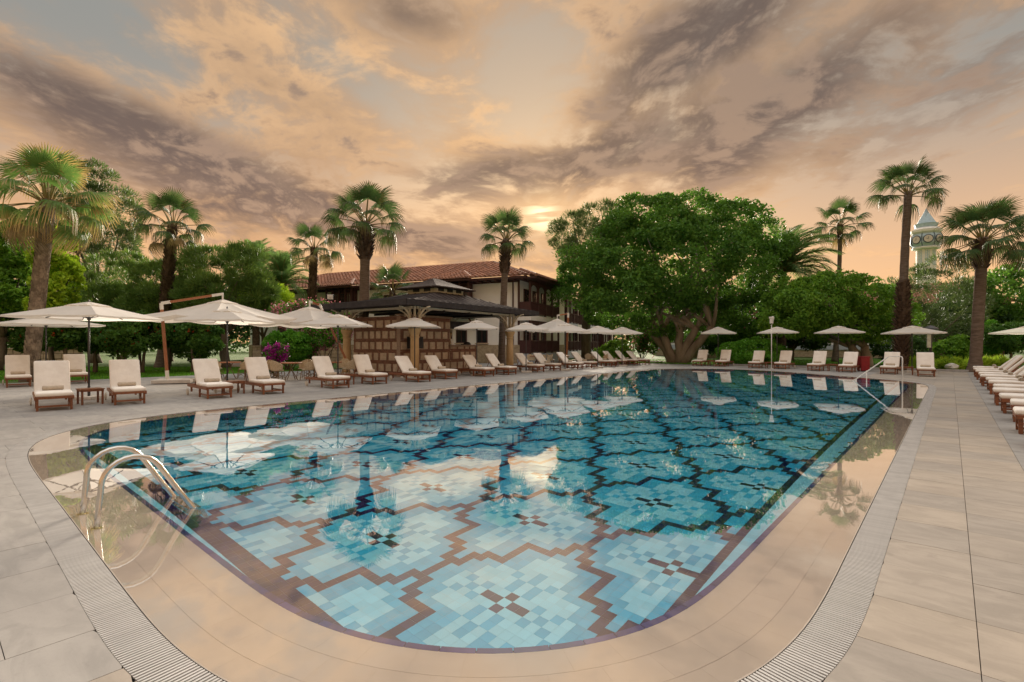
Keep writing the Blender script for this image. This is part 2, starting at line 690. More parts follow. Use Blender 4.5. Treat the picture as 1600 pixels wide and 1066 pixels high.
def in_poly(pts, poly):
    pts = np.atleast_2d(pts)
    a, b = poly, np.roll(poly, -1, 0)
    dyb = np.where(b[:, 1] == a[:, 1], 1e-12, b[:, 1] - a[:, 1])
    res = []
    for ch in np.array_split(pts, max(1, len(pts) // 4000)):
        x, y = ch[:, :1], ch[:, 1:2]
        c = (a[:, 1] > y) != (b[:, 1] > y)
        xi = (b[:, 0] - a[:, 0]) * (y - a[:, 1]) / dyb + a[:, 0]
        res.append((c & (x < xi)).sum(1) % 2 == 1)
    return np.concatenate(res)


def ring_mesh(mb, c0, z0, c1, z1):
    n = len(c0)
    vs = [(*p, z0) for p in c0] + [(*p, z1) for p in c1]
    mb.add(vs, [(i, (i + 1) % n, n + (i + 1) % n, n + i) for i in range(n)])


def seen(p, z=0.0, m=40):
    """does this spot fall inside the photograph"""
    d = depth(p[0], p[1])
    if d < .3:
        return False
    r = CS * p[0] + SN * p[1]
    px, py = 800 + F * r / d, HY + F * (CH - z) / d
    return -m < px < 1600 + m and -m < py < 1066 + m


def largest(items, pos, n=300):
    """split into the n that show largest and the rest"""
    def key(i):
        p = pos(items[i])
        return (0 if seen(p) else 1, math.hypot(p[0], p[1]))
    order = sorted(range(len(items)), key=key)
    return [items[i] for i in order[:n]], [items[i] for i in order[n:]]


pool = thing('swimming_pool', 'large overflow swimming pool with zigzag mosaic floor', 'pool')
ZF = -1.12
FLOOR = off(.03)
# walls: rows of tile courses, one joined part
mb = MB()
rows = [(-.022, -.07, 0), (-.07, -.19, 1), (-.19, -.235, 0), (-.235, ZF - .02, 1)]
wc = resample(RIM, .24)
wn = normals(wc)
for i in range(len(wc)):
    j = (i + 1) % len(wc)
    a, b = wc[i] + wn[i] * .02, wc[j] + wn[j] * .02
    g = (b - a) * .012
    for z0, z1, mi in rows:
        mb.mi = mi
        if z0 == -.19 and i % 6 == 5:
            mb.mi = 1
        mb.add([(*(a + g), z0), (*(b - g), z0), (*(b - g), z1 + .003), (*(a + g), z1 + .003)], [(0, 1, 2, 3)])
w = mb.build('wall_tile', [M['rim'], M['t_wall']], pool)
tag(w, kind='stuff')
mb = MB()
ring_mesh(mb, off(.035), -.024, off(.035), ZF - .05)
mb.build('wall', M['t_grout'], pool)
mb = MB()
mb.poly([(*p, ZF - .012) for p in off(.034)[::3]])
mb.build('floor', M['t_grout'], pool)

# mosaic floor: hexagon medallions drawn on a grid of small tiles
SXT, SYT = .0905, .0965
PXN, PYN = 18, 28
dark_c = set()


def walk(pts):
    for (x0, y0), (x1, y1) in zip(pts, pts[1:]):
        n = max(abs(x1 - x0), abs(y1 - y0))
        for t in range(n + 1):
            yield (x0 + (x1 - x0) * t // n if n else x0, y0 + (y1 - y0) * t // n if n else y0)


half = [(-9, -2), (-9, 2), (-8, 2), (-8, 4), (-7, 4), (-7, 5), (-5, 5), (-5, 9), (-2, 9), (-2, 10), (-1, 10), (-1, 12), (0, 12), (0, 16)]
for cell in walk(half):
    for fx in (1, -1):
        for ox, oy in ((0, 0), (9, 14)):
            dark_c.add(((cell[0] * fx + ox) % PXN, (cell[1] + oy) % PYN))
near_c = set()
for (x, y) in dark_c:
    for ddx in range(-2, 3):
        for ddy in range(-2, 3):
            if abs(ddx) + abs(ddy) <= 1 or (ddx, ddy) in ((1, 1), (-1, -1), (2, 0), (-2, 0)):
                near_c.add(((x + ddx) % PXN, (y + ddy) % PYN))
cross = {(-2, 0), (-1, 0), (1, 0), (2, 0), (0, 1), (0, -1)}
motif = set()
for fx in (1, -1):
    for fy in (1, -1):
        for c_ in ((0, 4), (0, 5), (1, 2), (1, 3), (3, 1), (4, 0), (2, 4), (5, 1)):
            motif.add((c_[0] * fx, c_[1] * fy))
crossw, motifw = set(), set()
for ox, oy in ((0, 0), (9, 14)):
    crossw |= {((x + ox) % PXN, (y + oy) % PYN) for x, y in cross}
    motifw |= {((x + ox) % PXN, (y + oy) % PYN) for x, y in motif}
X0, Y0 = -2.70, 3.06                     # one medallion centre
BYN = 1.97                               # border bands
BXL = -10.9
tiles = []
i0, i1 = int((-13.6 - X0) / SXT) - 1, int((-1.0 - X0) / SXT) + 1
j0, j1 = int((1.2 - Y0) / SYT) - 1, int((32 - Y0) / SYT) + 1
ii, jj = np.meshgrid(np.arange(i0, i1), np.arange(j0, j1), indexing='ij')
cxs, cys = X0 + ii * SXT, Y0 + jj * SYT
inside = in_poly(np.stack([cxs.ravel(), cys.ravel()], 1), FLOOR).reshape(cxs.shape)
for i, j, x, y in zip(ii[inside], jj[inside], cxs[inside], cys[inside]):
    k_ = (int(i) % PXN, int(j) % PYN)
    band = (abs(x + 1.61) < .085 and y > 2.3) or (abs(y - BYN) < .09 and x < -2.5) or (abs(x - BXL) < .05 and y > 2.6)
    strip = x > -1.53 or y < 1.885
    if band:
        c_ = 2
    elif strip:
        if x > -1.53:
            c_ = 2 if (int(j) % 5 == 0 and x > -1.40) else 0
        else:
            c_ = 2 if (int(i) % 5 == 0 and y < 1.72) else 0
    elif k_ in dark_c or k_ in crossw:
        c_ = 2
    elif k_ in near_c or k_ in motifw:
        c_ = 1
    else:
        c_ = 0
    tiles.append((float(x), float(y), c_))
tm = [M['t_light'], M['t_mid'], M['t_dark']]
gx, gy = SXT / 2 - .0007, SYT / 2 - .0007
tile_me = []
for c_ in range(3):
    mb = MB()
    mb.box((0, 0, -.004), (gx * 2, gy * 2, .008))
    tile_me.append(mb.mesh('floor_tile', tm[c_]))
# the refracted view shifts, so rank by plain distance
vis = [t for t in tiles if seen((t[0] * .75, t[1] * .75))]
hid = [t for t in tiles if not seen((t[0] * .75, t[1] * .75))]
vis.sort(key=lambda t: math.hypot(t[0], t[1]))
for t in vis[:300]:
    obj('floor_tile', tile_me[t[2]], pool, (t[0], t[1], ZF))
mb = MB()
for t in vis[300:] + hid:
    mb.mi = t[2]
    mb.add([(t[0] - gx, t[1] - gy, ZF), (t[0] + gx, t[1] - gy, ZF), (t[0] + gx, t[1] + gy, ZF), (t[0] - gx, t[1] + gy, ZF)], [(0, 1, 2, 3)])
o = mb.build('floor_tile', tm, pool)
tag(o, kind='stuff')


def ring_piece(c, nn, i, j, o0, o1, z0, z1, gap, thick=.02, sub=1):
    """one curved slab of a ring between stations i and j"""
    n = len(c)
    idx = [(i + t) % n for t in range(0, j - i + 1)]
    a, b = [], []
    for q_, t in enumerate(idx):
        sh = np.zeros(2)
        if q_ == 0:
            d_ = c[idx[1]] - c[t]
            sh = d_ / np.linalg.norm(d_) * gap / 2
        if q_ == len(idx) - 1:
            d_ = c[idx[-2]] - c[t]
            sh = d_ / np.linalg.norm(d_) * gap / 2
        a.append(c[t] + nn[t] * o0 + sh)
        b.append(c[t] + nn[t] * o1 + sh)
    m_ = len(a)
    vs = [(*p, z0) for p in a] + [(*p, z1) for p in b] + [(*p, z0 - thick) for p in a] + [(*p, z1 - thick) for p in b]
    fs = []
    for q_ in range(m_ - 1):
        fs += [(q_, q_ + 1, m_ + q_ + 1, m_ + q_), (q_, 2 * m_ + q_, 2 * m_ + q_ + 1, q_ + 1),
               (m_ + q_, m_ + q_ + 1, 3 * m_ + q_ + 1, 3 * m_ + q_)]
    fs += [(0, m_, 3 * m_, 2 * m_), (m_ - 1, 3 * m_ - 1, 4 * m_ - 1, 2 * m_ - 1)]
    fs = [f if True else f for f in fs]
    ctr = sum(a) / m_ * .5 + sum(b) / m_ * .5
    return vs, fs, tuple(ctr)


def ring_set(name, mat, c, step, o0, o1, z0, z1, gap, thick, parent, limit=300, shift=0):
    nn = normals(c)
    items = []
    for i in range(shift, len(c) + shift, step):
        j = min(i + step, len(c) + shift)
        if j - i >= 1:
            items.append(ring_piece(c, nn, i, j, o0, o1, z0, z1, gap, thick))
    big, rest = largest(items, lambda t: t[2], limit)
    for vs, fs, ctr in big:
        MB().add(vs, fs).build(name, mat, parent)
    if rest:
        mb = MB()
        for vs, fs, ctr in rest:
            mb.add(vs, fs)
        tag(mb.build(name, mat, parent), kind='stuff')


c095 = resample(RIM, .0935)
ring_set('rim_tile', M['rim'], c095, 2, -.006, .040, -.021, -.0195, .006, .03, pool, 150)
# overflow coping: three courses of beige tile under a film of water
ring_set('coping_tile', M['coping'], resample(RIM, .12), 2, .0425, .2275, -.0192, -.0165, .0006, .02, pool, 100)
ring_set('coping_tile', M['coping'], resample(RIM, .12), 2, .2300, .4275, -.0163, -.0125, .0006, .02, pool, 100, 1)
ring_set('coping_tile', M['coping'], resample(RIM, .12), 2, .430, .585, -.0122, -.0085, .0006, .03, pool, 100)
mb = MB()
ring_mesh(mb, off(.036), -.0225, off(.583), -.0125)
mb.build('coping_bed', M['grout'], pool)
# overflow grate: slats across a dark channel
mb = MB()
ring_mesh(mb, off(.586), -.004, off(.587), -.16)
ring_mesh(mb, off(.587), -.16, off(.805), -.16)
ring_mesh(mb, off(.805), -.16, off(.806), -.002)
mb.build('gutter_channel', M['channel'], pool)
gc = resample(off(.7), .0245)
gn = normals(gc)
items = []
for i in range(len(gc)):
    t = np.array([gn[i][1], -gn[i][0]])
    items.append((gc[i], math.atan2(gn[i][1], gn[i][0])))
big, rest = largest(items, lambda t: t[0], 300)
mb = MB()
mb.box((0, 0, -.0035), (.212, .0132, .008))
slat_me = mb.mesh('grate_slat', M['grate'])
for p, a in big:
    o = obj('grate_slat', slat_me, pool, (p[0], p[1], .001))
    o.rotation_euler = (0, 0, a)
mb = MB()
for p, a in rest:
    mb.box((p[0], p[1], -.0025), (.212, .0132, .008), Matrix.Rotation(a, 3, 'Z'))
tag(mb.build('grate_slat', M['grate'], pool), kind='stuff')
mb = MB()
for o_ in (.640, .745):
    ring_mesh(mb, off(o_), -.008, off(o_ + .010), -.008)
mb.build('grate_bearer', M['grate'], pool)

mb = MB()
mb.poly([(*p, -.0065) for p in off(.578)[::2][::-1]])
water = tag(mb.build('water', M['water'], None, smooth=True), kind='structure')
water.cycles.is_caustics_caster = True
for o in pool.children:
    o.cycles.is_caustics_receiver = True



# ------------------------------------------------------------------ ground, deck, lawn
DX0, DX1, DY0, DY1 = -28.0, 9.0, -5.0, 37.4


def ray_rect(p, r):
    """from the pool centre through p to the rectangle's edge"""
    d = p - CTR
    t = min(((r[1] if d[0] > 0 else r[0]) - CTR[0]) / d[0] if d[0] else 1e9, ((r[3] if d[1] > 0 else r[2]) - CTR[1]) / d[1] if d[1] else 1e9)
    return CTR + d * t


OUT = off(.808)
oc = OUT[::2]
mb = MB()
ring_mesh(mb, oc, -.03, np.array([ray_rect(p, (DX0 + .01, DX1, DY0, DY1 - .01)) for p in oc]), -.03)
tag(mb.build('deck_bed', M['mortar']), kind='structure')
mb = MB()
prev = off(.9)[::2]
radii = [prev] + [np.array([CTR + (p - CTR) / np.linalg.norm(p - CTR) * rr for p in prev]) for rr in (30, 45, 70, 120, 300, 1000, 4000)]
for a, b in zip(radii, radii[1:]):
    ring_mesh(mb, a, -.05, b, -.05)
tag(mb.build('lawn', M['grass']), kind='structure')


def slab_poly(x0, y0, x1, y1):
    """a deck slab, cut to the curve of the grate where it meets the pool"""
    cor = [(x0, y0), (x1, y0), (x1, y1), (x0, y1)]
    ins = in_poly(np.array(cor), OUT)
    if not ins.any():
        near = OUT[(OUT[:, 0] > x0) & (OUT[:, 0] < x1) & (OUT[:, 1] > y0) & (OUT[:, 1] < y1)]
        if len(near) == 0:
            return [cor]
    if ins.all():
        return []
    b = []
    for (ax, ay), (bx, by) in zip(cor, cor[1:] + cor[:1]):
        n = max(2, int(max(abs(bx - ax), abs(by - ay)) / .015))
        b += [(ax + (bx - ax) * t / n, ay + (by - ay) * t / n, t == 0) for t in range(n)]
    bi = in_poly(np.array([q_[:2] for q_ in b]), OUT)
    if bi.all():
        return []
    n = len(b)
    if not bi.any():
        return [cor]
    start = next(i for i in range(n) if not bi[i] and bi[i - 1])
    runs, cur = [], []
    for q_ in range(n):
        i = (start + q_) % n
        if not bi[i]:
            cur.append(b[i])
        elif cur:
            runs.append(cur)
            cur = []
    if cur:
        runs.append(cur)
    res = []
    m_ = len(OUT)
    for run in runs:
        keep = [run[0][:2]] + [q_[:2] for q_ in run[1:-1] if q_[2]] + ([run[-1][:2]] if len(run) > 1 else [])
        ia = int(np.argmin(((OUT - np.array(run[-1][:2])) ** 2).sum(1)))
        ib = int(np.argmin(((OUT - np.array(run[0][:2])) ** 2).sum(1)))
        df = (ib - ia) % m_
        path = [OUT[(ia + t) % m_] for t in range(df + 1)] if df < m_ / 2 else [OUT[(ia - t) % m_] for t in range((m_ - df) + 1)]
        if len(path) > 60:
            path = []
        poly_ = keep + [tuple(p) for p in path if x0 - .01 < p[0] < x1 + .01 and y0 - .01 < p[1] < y1 + .01]
        if len(poly_) >= 3:
            res.append(poly_)
    return res


slabs = []
GAP = .004


def lay(x0, x1, y0, y1, wx, wy, ox, oy, mat, stagger=0.0):
    nx0, nx1 = math.floor((x0 - ox) / wx), math.ceil((x1 - ox) / wx)
    for i in range(nx0, nx1):
        sh = (i % 2) * stagger
        ny0, ny1 = math.floor((y0 - oy - sh) / wy), math.ceil((y1 - oy - sh) / wy)
        for j in range(ny0, ny1):
            ax, bx = max(x0, ox + i * wx), min(x1, ox + (i + 1) * wx)
            ay, by = max(y0, oy + sh + j * wy), min(y1, oy + sh + (j + 1) * wy)
            if bx - ax < .03 or by - ay < .03:
                continue
            for poly_ in slab_poly(ax + GAP / 2, ay + GAP / 2, bx - GAP / 2, by - GAP / 2):
                slabs.append((poly_, mat, ((ax + bx) / 2, (ay + by) / 2)))


lay(-3.0, .68, -5, 37.4, .59, .60, .11, 3.85, 0)           # the sand walk on the lounger side
lay(.68, 9.0, -5, 37.4, 1.2, .60, .68, 3.7, 1)
lay(-28, -3.0, -5, 37.4, .62, 1.22, -3.52, .9, 1, .61)     # the grey deck round the rest
deck = thing('pool_deck', 'pale stone paving round the pool', 'paving')
del deck['label'], deck['category']
tag(deck, kind='structure')
big, rest = largest(slabs, lambda t: t[2], 300)
sm = [M['slab'], M['slab_grey']]


def lift(p):
    return ((math.sin(p[0] * 12.9898 + p[1] * 78.233) * 43758.5453) % 1.0) * .0012


for poly_, mi, c_ in big:
    MB().prism(poly_, -.028, lift(c_)).build('paving_slab', sm[mi], deck)
mb = MB()
for poly_, mi, c_ in rest:
    mb.mi = mi
    mb.prism(poly_, -.028, lift(c_))
tag(mb.build('paving_slab', sm, deck), kind='stuff')
# kerb round the far planting bed
k_ = MB()
k_.box((-2.0, 37.52, .03), (20, .18, .16))
M['kerb'] = pm('kerb_stone', (.42, .41, .40), .7, (.32, .31, .30), 3, 5)
tag(k_.build('bed_kerb', M['kerb'], bevel=.015), kind='structure')

# ------------------------------------------------------------------ pool fittings
lad = thing('pool_ladder', 'stainless steel pool ladder with two arched handrails and brass coloured floor flanges', 'ladder', (0, 0, 0))
for xx in (-6.03, -5.47):
    pts = [(xx, 1.0, -.03)]
    prof = [(0, .0), (.015, .18), (.03, .34)]
    for a_ in range(0, 151, 15):
        t = R(180 - a_)
        prof.append((.255 + .225 * math.cos(t), .36 + .225 * math.sin(t)))
    prof += [(.60, .22), (.74, .0), (.80, -.12), (.84, -.39)]
    pts = [(xx, 1.0 + p[0], p[1] - .03) for p in prof]
    h = MB().tube(pts, .0225, 14).build('handrail', M['steel'], lad, smooth=True)
    MB().lathe([(.06, -.034), (.062, -.022), (.05, -.012), (.024, -.006)], 20, (xx, 1.0, 0)).build('floor_flange', M['brass'], lad, smooth=True)
for z_, yy in ((-.05, 1.79), (-.30, 1.82)):
    MB().box((-5.75, yy - .05, z_), (.54, .10, .022)).box((-5.75, yy - .1, z_ - .012), (.54, .012, .04)).box((-5.75, yy, z_ - .012), (.54, .012, .04)).build('tread', M['steel'], lad)

rl = thing('entry_handrail', 'white tubular handrail slanting down into the far end of the pool', 'handrail')
ax, ay = G(1335, 595)
bx, by = G(1410, 598)
d_ = depth(bx, by)
tz = Z(557, d_)
top0 = P(1389, d_ + .1)
base = (bx, by)
MB().tube([(bx, by, -.4), (bx, by, tz - .08), (bx - .02, by + .0, tz - .02), (bx - .09, by, tz), (*top0, tz), (ax, ay, .02), (ax - .25, ay - .1, -.2)], .024, 10).build('rail_tube', M['white_metal'], rl, smooth=True)
mx_, my_ = G(1354, 592)
MB().tube([(mx_, my_, -.4), (mx_, my_, .36)], .02, 8).build('rail_post', M['white_metal'], rl, smooth=True)

M['ink'] = pm('marker_navy', (.015, .015, .05), .4)
M['tilew'] = pm('marker_tile_beige', (.50, .39, .28), .4)
for px_, py_, lb in ((1380, 685, 'dark outlined depth marker tile in the coping midway along the sand walk'),
                     (1421, 624, 'dark outlined depth marker tile in the coping close to the white handrail'),
                     (144, 776, 'dark outlined depth marker tile in the coping beside the steel ladder')):
    x_, y_ = G(px_, py_)
    t = thing('depth_marker', lb, 'pool marker', (x_, y_, -.026), 0 if px_ > 500 else R(90), 'depth markers in the coping')
    if px_ > 500:
        t.location.x = -.93
    else:
        t.location.y = 1.20
    MB().box((0, 0, 0), (.11, .20, .010)).build('marker_plate', M['tilew'], t)
    mk = MB()
    for c_, s_ in (((0, -.085, .006), (.09, .014, .004)), ((0, -.035, .006), (.09, .014, .004)), ((.04, -.06, .006), (.012, .05, .004)),
                   ((-.04, -.06, .006), (.012, .05, .004)), ((-.035, .0, .006), (.02, .016, .004)), ((0, .05, .006), (.09, .014, .004)), ((.04, .065, .006), (.012, .04, .004))):
        mk.box(c_, s_)
    mk.build('marker_print', M['ink'], t)


# ------------------------------------------------------------------ loungers, towels, tables, umbrellas
def cushion_box(L, W, T, seg=6):
    """soft upholstered slab, edges rounded and the top slightly crowned"""
    bm = bmesh.new()
    bmesh.ops.create_cube(bm, size=1)
    for v_ in bm.verts:
        v_.co = Vector((v_.co.x * L, v_.co.y * W, v_.co.z * T))
    bmesh.ops.bevel(bm, geom=bm.edges[:], offset=T * .42, segments=3, profile=.55, affect='EDGES')
    bmesh.ops.subdivide_edges(bm, edges=[e for e in bm.edges if e.calc_length() > .15], cuts=5, use_grid_fill=True)
    for v_ in bm.verts:
        fx, fy = abs(v_.co.x) / (L / 2), abs(v_.co.y) / (W / 2)
        crown = (1 - fx ** 4) * (1 - fy ** 4)
        v_.co.z += math.copysign(T * .16 * crown, v_.co.z) + .004 * math.sin(v_.co.x * 9 + v_.co.y * 5)
    return bm


def finish(bm, name, mat, parent, Mx=None):
    if Mx is not None:
        bm.transform(Mx)
    me = bpy.data.meshes.new(name)
    bm.to_mesh(me)
    bm.free()
    me.materials.append(mat)
    me.polygons.foreach_set('use_smooth', [True] * len(me.polygons))
    return obj(name, me, parent)


def make_lounger(back_deg):
    """local +x is the foot end"""
    t = thing('sun_lounger', 'x', 'sun lounger')
    W_ = .70
    for sy_ in (-1, 1):
        y = sy_ * (W_ / 2 - .02)
        MB().box((-.05, y, .29), (1.92, .036, .085)).build('side_rail', M['teak'], t, bevel=.008, seg=1)
        MB().box((.86, y * .9, .135), (.06, .045, .27)).build('leg', M['teak'], t, bevel=.006, seg=1)
        MB().box((.10, y * .9, .135), (.06, .045, .27)).build('leg', M['teak'], t, bevel=.006, seg=1)
        MB().box((-.80, y * .86, .19), (.06, .045, .18)).build('leg', M['teak'], t, bevel=.006, seg=1)
        wm = MB()
        for a0, a1, r_ in ((0, .035, .1),):
            prof = [(.02, a0), (r_ * .92, a0), (r_, a0 + .008), (r_, a1 - .008), (r_ * .92, a1), (.03, a1), (.02, a1 + .01)]
            tmp = MB().lathe(prof, 18)
            Mr = Matrix.Rotation(R(90), 3, 'X')
            wm.add([(Mr @ Vector(p)) + Vector((-.83, sy_ * (W_ / 2 + .03) + .018, .1)) for p in tmp.v], tmp.f)
        wm.build('wheel', M['wheel'], t, smooth=False)
        # backrest stile
        c_, s_ = math.cos(R(back_deg)), math.sin(R(back_deg))
        MB().bar((-.12, sy_ * (W_ / 2 - .055), .335), (-.12 - .80 * c_, sy_ * (W_ / 2 - .055), .335 + .80 * s_), .03, .035).build('back_stile', M['teak'], t)
        MB().bar((-.12 - .45 * c_, sy_ * .24, .33 + .43 * s_), (-.62, sy_ * .24, .29), .022, .022).build('back_prop', M['teak'], t)
    MB().box((.90, 0, .30), (.05, W_ - .05, .06)).build('end_rail', M['teak'], t, bevel=.006, seg=1)
    MB().box((-.985, 0, .29), (.04, W_ - .07, .07)).build('end_rail', M['teak'], t, bevel=.006, seg=1)
    MB().box((.86, 0, .10), (.026, W_ - .15, .04)).build('stretcher', M['teak'], t)
    MB().box((.48, W_ / 2 - .06, .10), (.72, .024, .04)).build('stretcher', M['teak'], t)
    MB().box((.48, -W_ / 2 + .06, .10), (.72, .024, .04)).build('stretcher', M['teak'], t)
    for q_ in range(7):
        MB().box((-.02 + q_ * .14, 0, .322), (.075, W_ - .09, .018)).build('slat', M['teak'], t)
    for q_ in range(5):
        e = .10 + q_ * .16
        o = MB().box((0, 0, 0), (.07, W_ - .12, .016), None).build('back_slat', M['teak'], t)
        o.location = (-.12 - e * c_, 0, .335 + e * s_)
        o.rotation_euler = (0, R(back_deg), 0)
    T_ = .085
    cu = finish(cushion_box(1.08, W_ - .03, T_), 'seat_cushion', M['cushion'], t, Matrix.Translation((.385, 0, .372)))
    bmx = Matrix.Translation((-.13 - .015 * c_ + .045 * s_, 0, .365 + .045 * c_)) @ Matrix.Rotation(R(back_deg), 4, 'Y') @ Matrix.Translation((-.40, 0, 0))
    finish(cushion_box(.84, W_ - .03, T_), 'back_cushion', M['cushion'], t, bmx)
    return t


def make_towel():
    """rolled towel lying across the seat, local y is its length"""
    mb = MB()
    n = 40
    vs, fs = [], []
    prof = [(r_ / 100, 0) for r_ in ()]
    for k, yy in enumerate((-.19, -.18, -.09, 0, .09, .18, .19)):
        sc = .86 if abs(yy) > .185 else 1.0
        for a in range(20):
            th = 2 * math.pi * a / 20
            rr = .062 * sc * (1 + .03 * math.sin(3 * th + yy * 8))
            vs.append((rr * math.cos(th) * 1.12, yy, .058 + rr * .92 * math.sin(th)))
    for k in range(6):
        for a in range(20):
            b = (a + 1) % 20
            fs.append((k * 20 + a, k * 20 + b, (k + 1) * 20 + b, (k + 1) * 20 + a))
    fs.append(tuple(range(20)))
    fs.append(tuple(6 * 20 + a for a in range(20))[::-1])
    mb.add(vs, fs)
    # the spiral end of the roll
    sp = [(.050 * (1 - q_ / 26) * math.cos(q_ * .6), .192, .058 + .046 * (1 - q_ / 26) * math.sin(q_ * .6)) for q_ in range(22)]
    mb.tube(sp, .0035, 5)
    mb.tube([(p[0], -.192, p[2]) for p in sp], .0035, 5)
    return mb.mesh('rolled_towel', M['towel'], True)


TOWEL = make_towel()
protos = {}


def lounger(x, y, rz, label, group, back=58, towel=True, tl=None):
    if back not in protos:
        t = protos[back] = make_lounger(back)
    else:
        t = copy_tree(protos[back])
    t.location = (x, y, .002)
    t.rotation_euler = (0, 0, rz)
    t['label'], t['group'] = label, group
    if towel:
        dxy = Vector((math.cos(rz), math.sin(rz))) * (.16 + rng.uniform(-.04, .05))
        o = obj('rolled_towel', TOWEL, None, (x + dxy.x, y + dxy.y, .421))
        o.rotation_euler = (0, 0, rz + rng.uniform(-.08, .08))
        tag(o, 'rolled beige towel on the ' + tl, 'towel', 'rolled towels on the loungers')
    return t


def make_table():
    t = thing('side_table', 'x', 'side table')
    for q_ in range(5):
        MB().box((0, -.20 + q_ * .10, .385), (.50, .092, .022)).build('slat', M['teak'], t)
    for sx_ in (-1, 1):
        MB().box((sx_ * .232, 0, .352), (.022, .42, .045)).build('apron', M['teak'], t)
        MB().box((0, sx_ * .222, .352), (.44, .022, .045)).build('apron', M['teak'], t)
        for sy_ in (-1, 1):
            MB().box((sx_ * .215, sy_ * .205, .186), (.042, .042, .372)).build('leg', M['teak'], t, bevel=.005, seg=1)
    return t


tab0 = []


def table(x, y, rz, label, group):
    if not tab0:
        t = make_table()
        tab0.append(t)
    else:
        t = copy_tree(tab0[0])
    t.location = (x, y, .002)
    t.rotation_euler = (0, 0, rz)
    t['label'], t['group'] = label, group
    return t


def canopy_mesh(half, rise, sag=.05, val=.0, mat=None, n=8):
    """square canopy: eight ribs, cloth sagging between them"""
    corners = []
    for k in range(8):
        a = k * math.pi / 4
        r_ = half * (math.sqrt(2) if k % 2 else 1.0)
        corners.append(Vector((math.cos(a) * r_, math.sin(a) * r_, 0)))
    mb = MB()
    m = 6
    for k in range(8):
        A, B = corners[k], corners[(k + 1) % 8]
        grid = []
        for i in range(m + 1):
            row = []
            for j in range(m + 1):
                f, s_ = j / m, .06 + .94 * i / m
                p = (A * (1 - f) + B * f) * s_
                zz = rise * (1 - s_) * (1 + .10 * s_) - sag * math.sin(math.pi * f) * s_ * .9 - sag * .7 * math.sin(math.pi * s_)
                row.append((p.x, p.y, zz))
            grid.append(row)
        vs = [q_ for row in grid for q_ in row]
        fs = [(i * (m + 1) + j, i * (m + 1) + j + 1, (i + 1) * (m + 1) + j + 1, (i + 1) * (m + 1) + j) for i in range(m) for j in range(m)]
        mb.add(vs, fs)
        if val:
            e0 = [q_ for q_ in grid[-1]]
            vs = e0 + [(q_[0] * 1.005, q_[1] * 1.005, q_[2] - val) for q_ in e0]
            mb.add(vs, [(j, j + 1, m + 2 + j, m + 1 + j) for j in range(m)])
    return mb, corners


umb0 = {}


def umbrella(x, y, top, edge, half, rz, label, group, key='std'):
    t = thing('parasol', label, 'umbrella', (x, y, 0), rz, group)
    mb, corners = canopy_mesh(half, top - .07 - edge, .018, .05)
    c = mb.build('canopy', M['canvas'], t)
    smooth_obj(c)
    c.location.z = edge + .05
    # vent cap with scalloped mouths
    vm = MB()
    ch, z0 = half * .30, top - .07 - (top - .07 - edge) * .23 + .075
    prof = []
    for k in range(32):
        a = 2 * math.pi * k / 32
        rr = ch * min(1 / max(abs(math.cos(a)), 1e-6), 1 / max(abs(math.sin(a)), 1e-6))
        lift_ = .035 * abs(math.sin(2 * a + math.pi / 4 * 0)) if k % 4 else 0
        prof.append((rr * math.cos(a), rr * math.sin(a), z0 + lift_ - .045))
    vs = [(0, 0, top)] + prof + [(p[0] * .97, p[1] * .97, p[2] - .03) for p in prof]
    fs = [(0, 1 + k, 1 + (k + 1) % 32) for k in range(32)] + [(1 + k, 33 + k, 33 + (k + 1) % 32, 1 + (k + 1) % 32) for k in range(32)]
    vm.add(vs, fs).build('vent_cap', M['canvas'], t)
    MB().tube([(0, 0, .05), (0, 0, top - .02)], .024, 12).build('pole', M['black_metal'], t, smooth=True)
    MB().lathe([(.02, top - .01), (.028, top + .01), (.018, top + .05), (.004, top + .06)], 10).build('finial', M['black_metal'], t, smooth=True)
    for k, cc in enumerate(corners):
        MB().bar((cc.x * .03, cc.y * .03, top - .13), (cc.x * .985, cc.y * .985, edge + .035), .016, .022).build('rib', M['black_metal'], t)
        MB().bar((cc.x * .02, cc.y * .02, edge + .02), (cc.x * .40, cc.y * .40, edge + .05 + (top - .07 - edge) * .52 - .05), .012, .016).build('strut', M['black_metal'], t)
    MB().lathe([(.045, edge - .03), (.045, edge + .05)], 10).build('runner', M['black_metal'], t)
    b = MB()
    b.box((0, 0, .045), (.56, .56, .085))
    b.build('base', M['concrete'], t, bevel=.012)
    MB().tube([(0, 0, .085), (0, 0, .36)], .034, 12).build('sleeve', M['black_metal'], t, smooth=True)
    return t


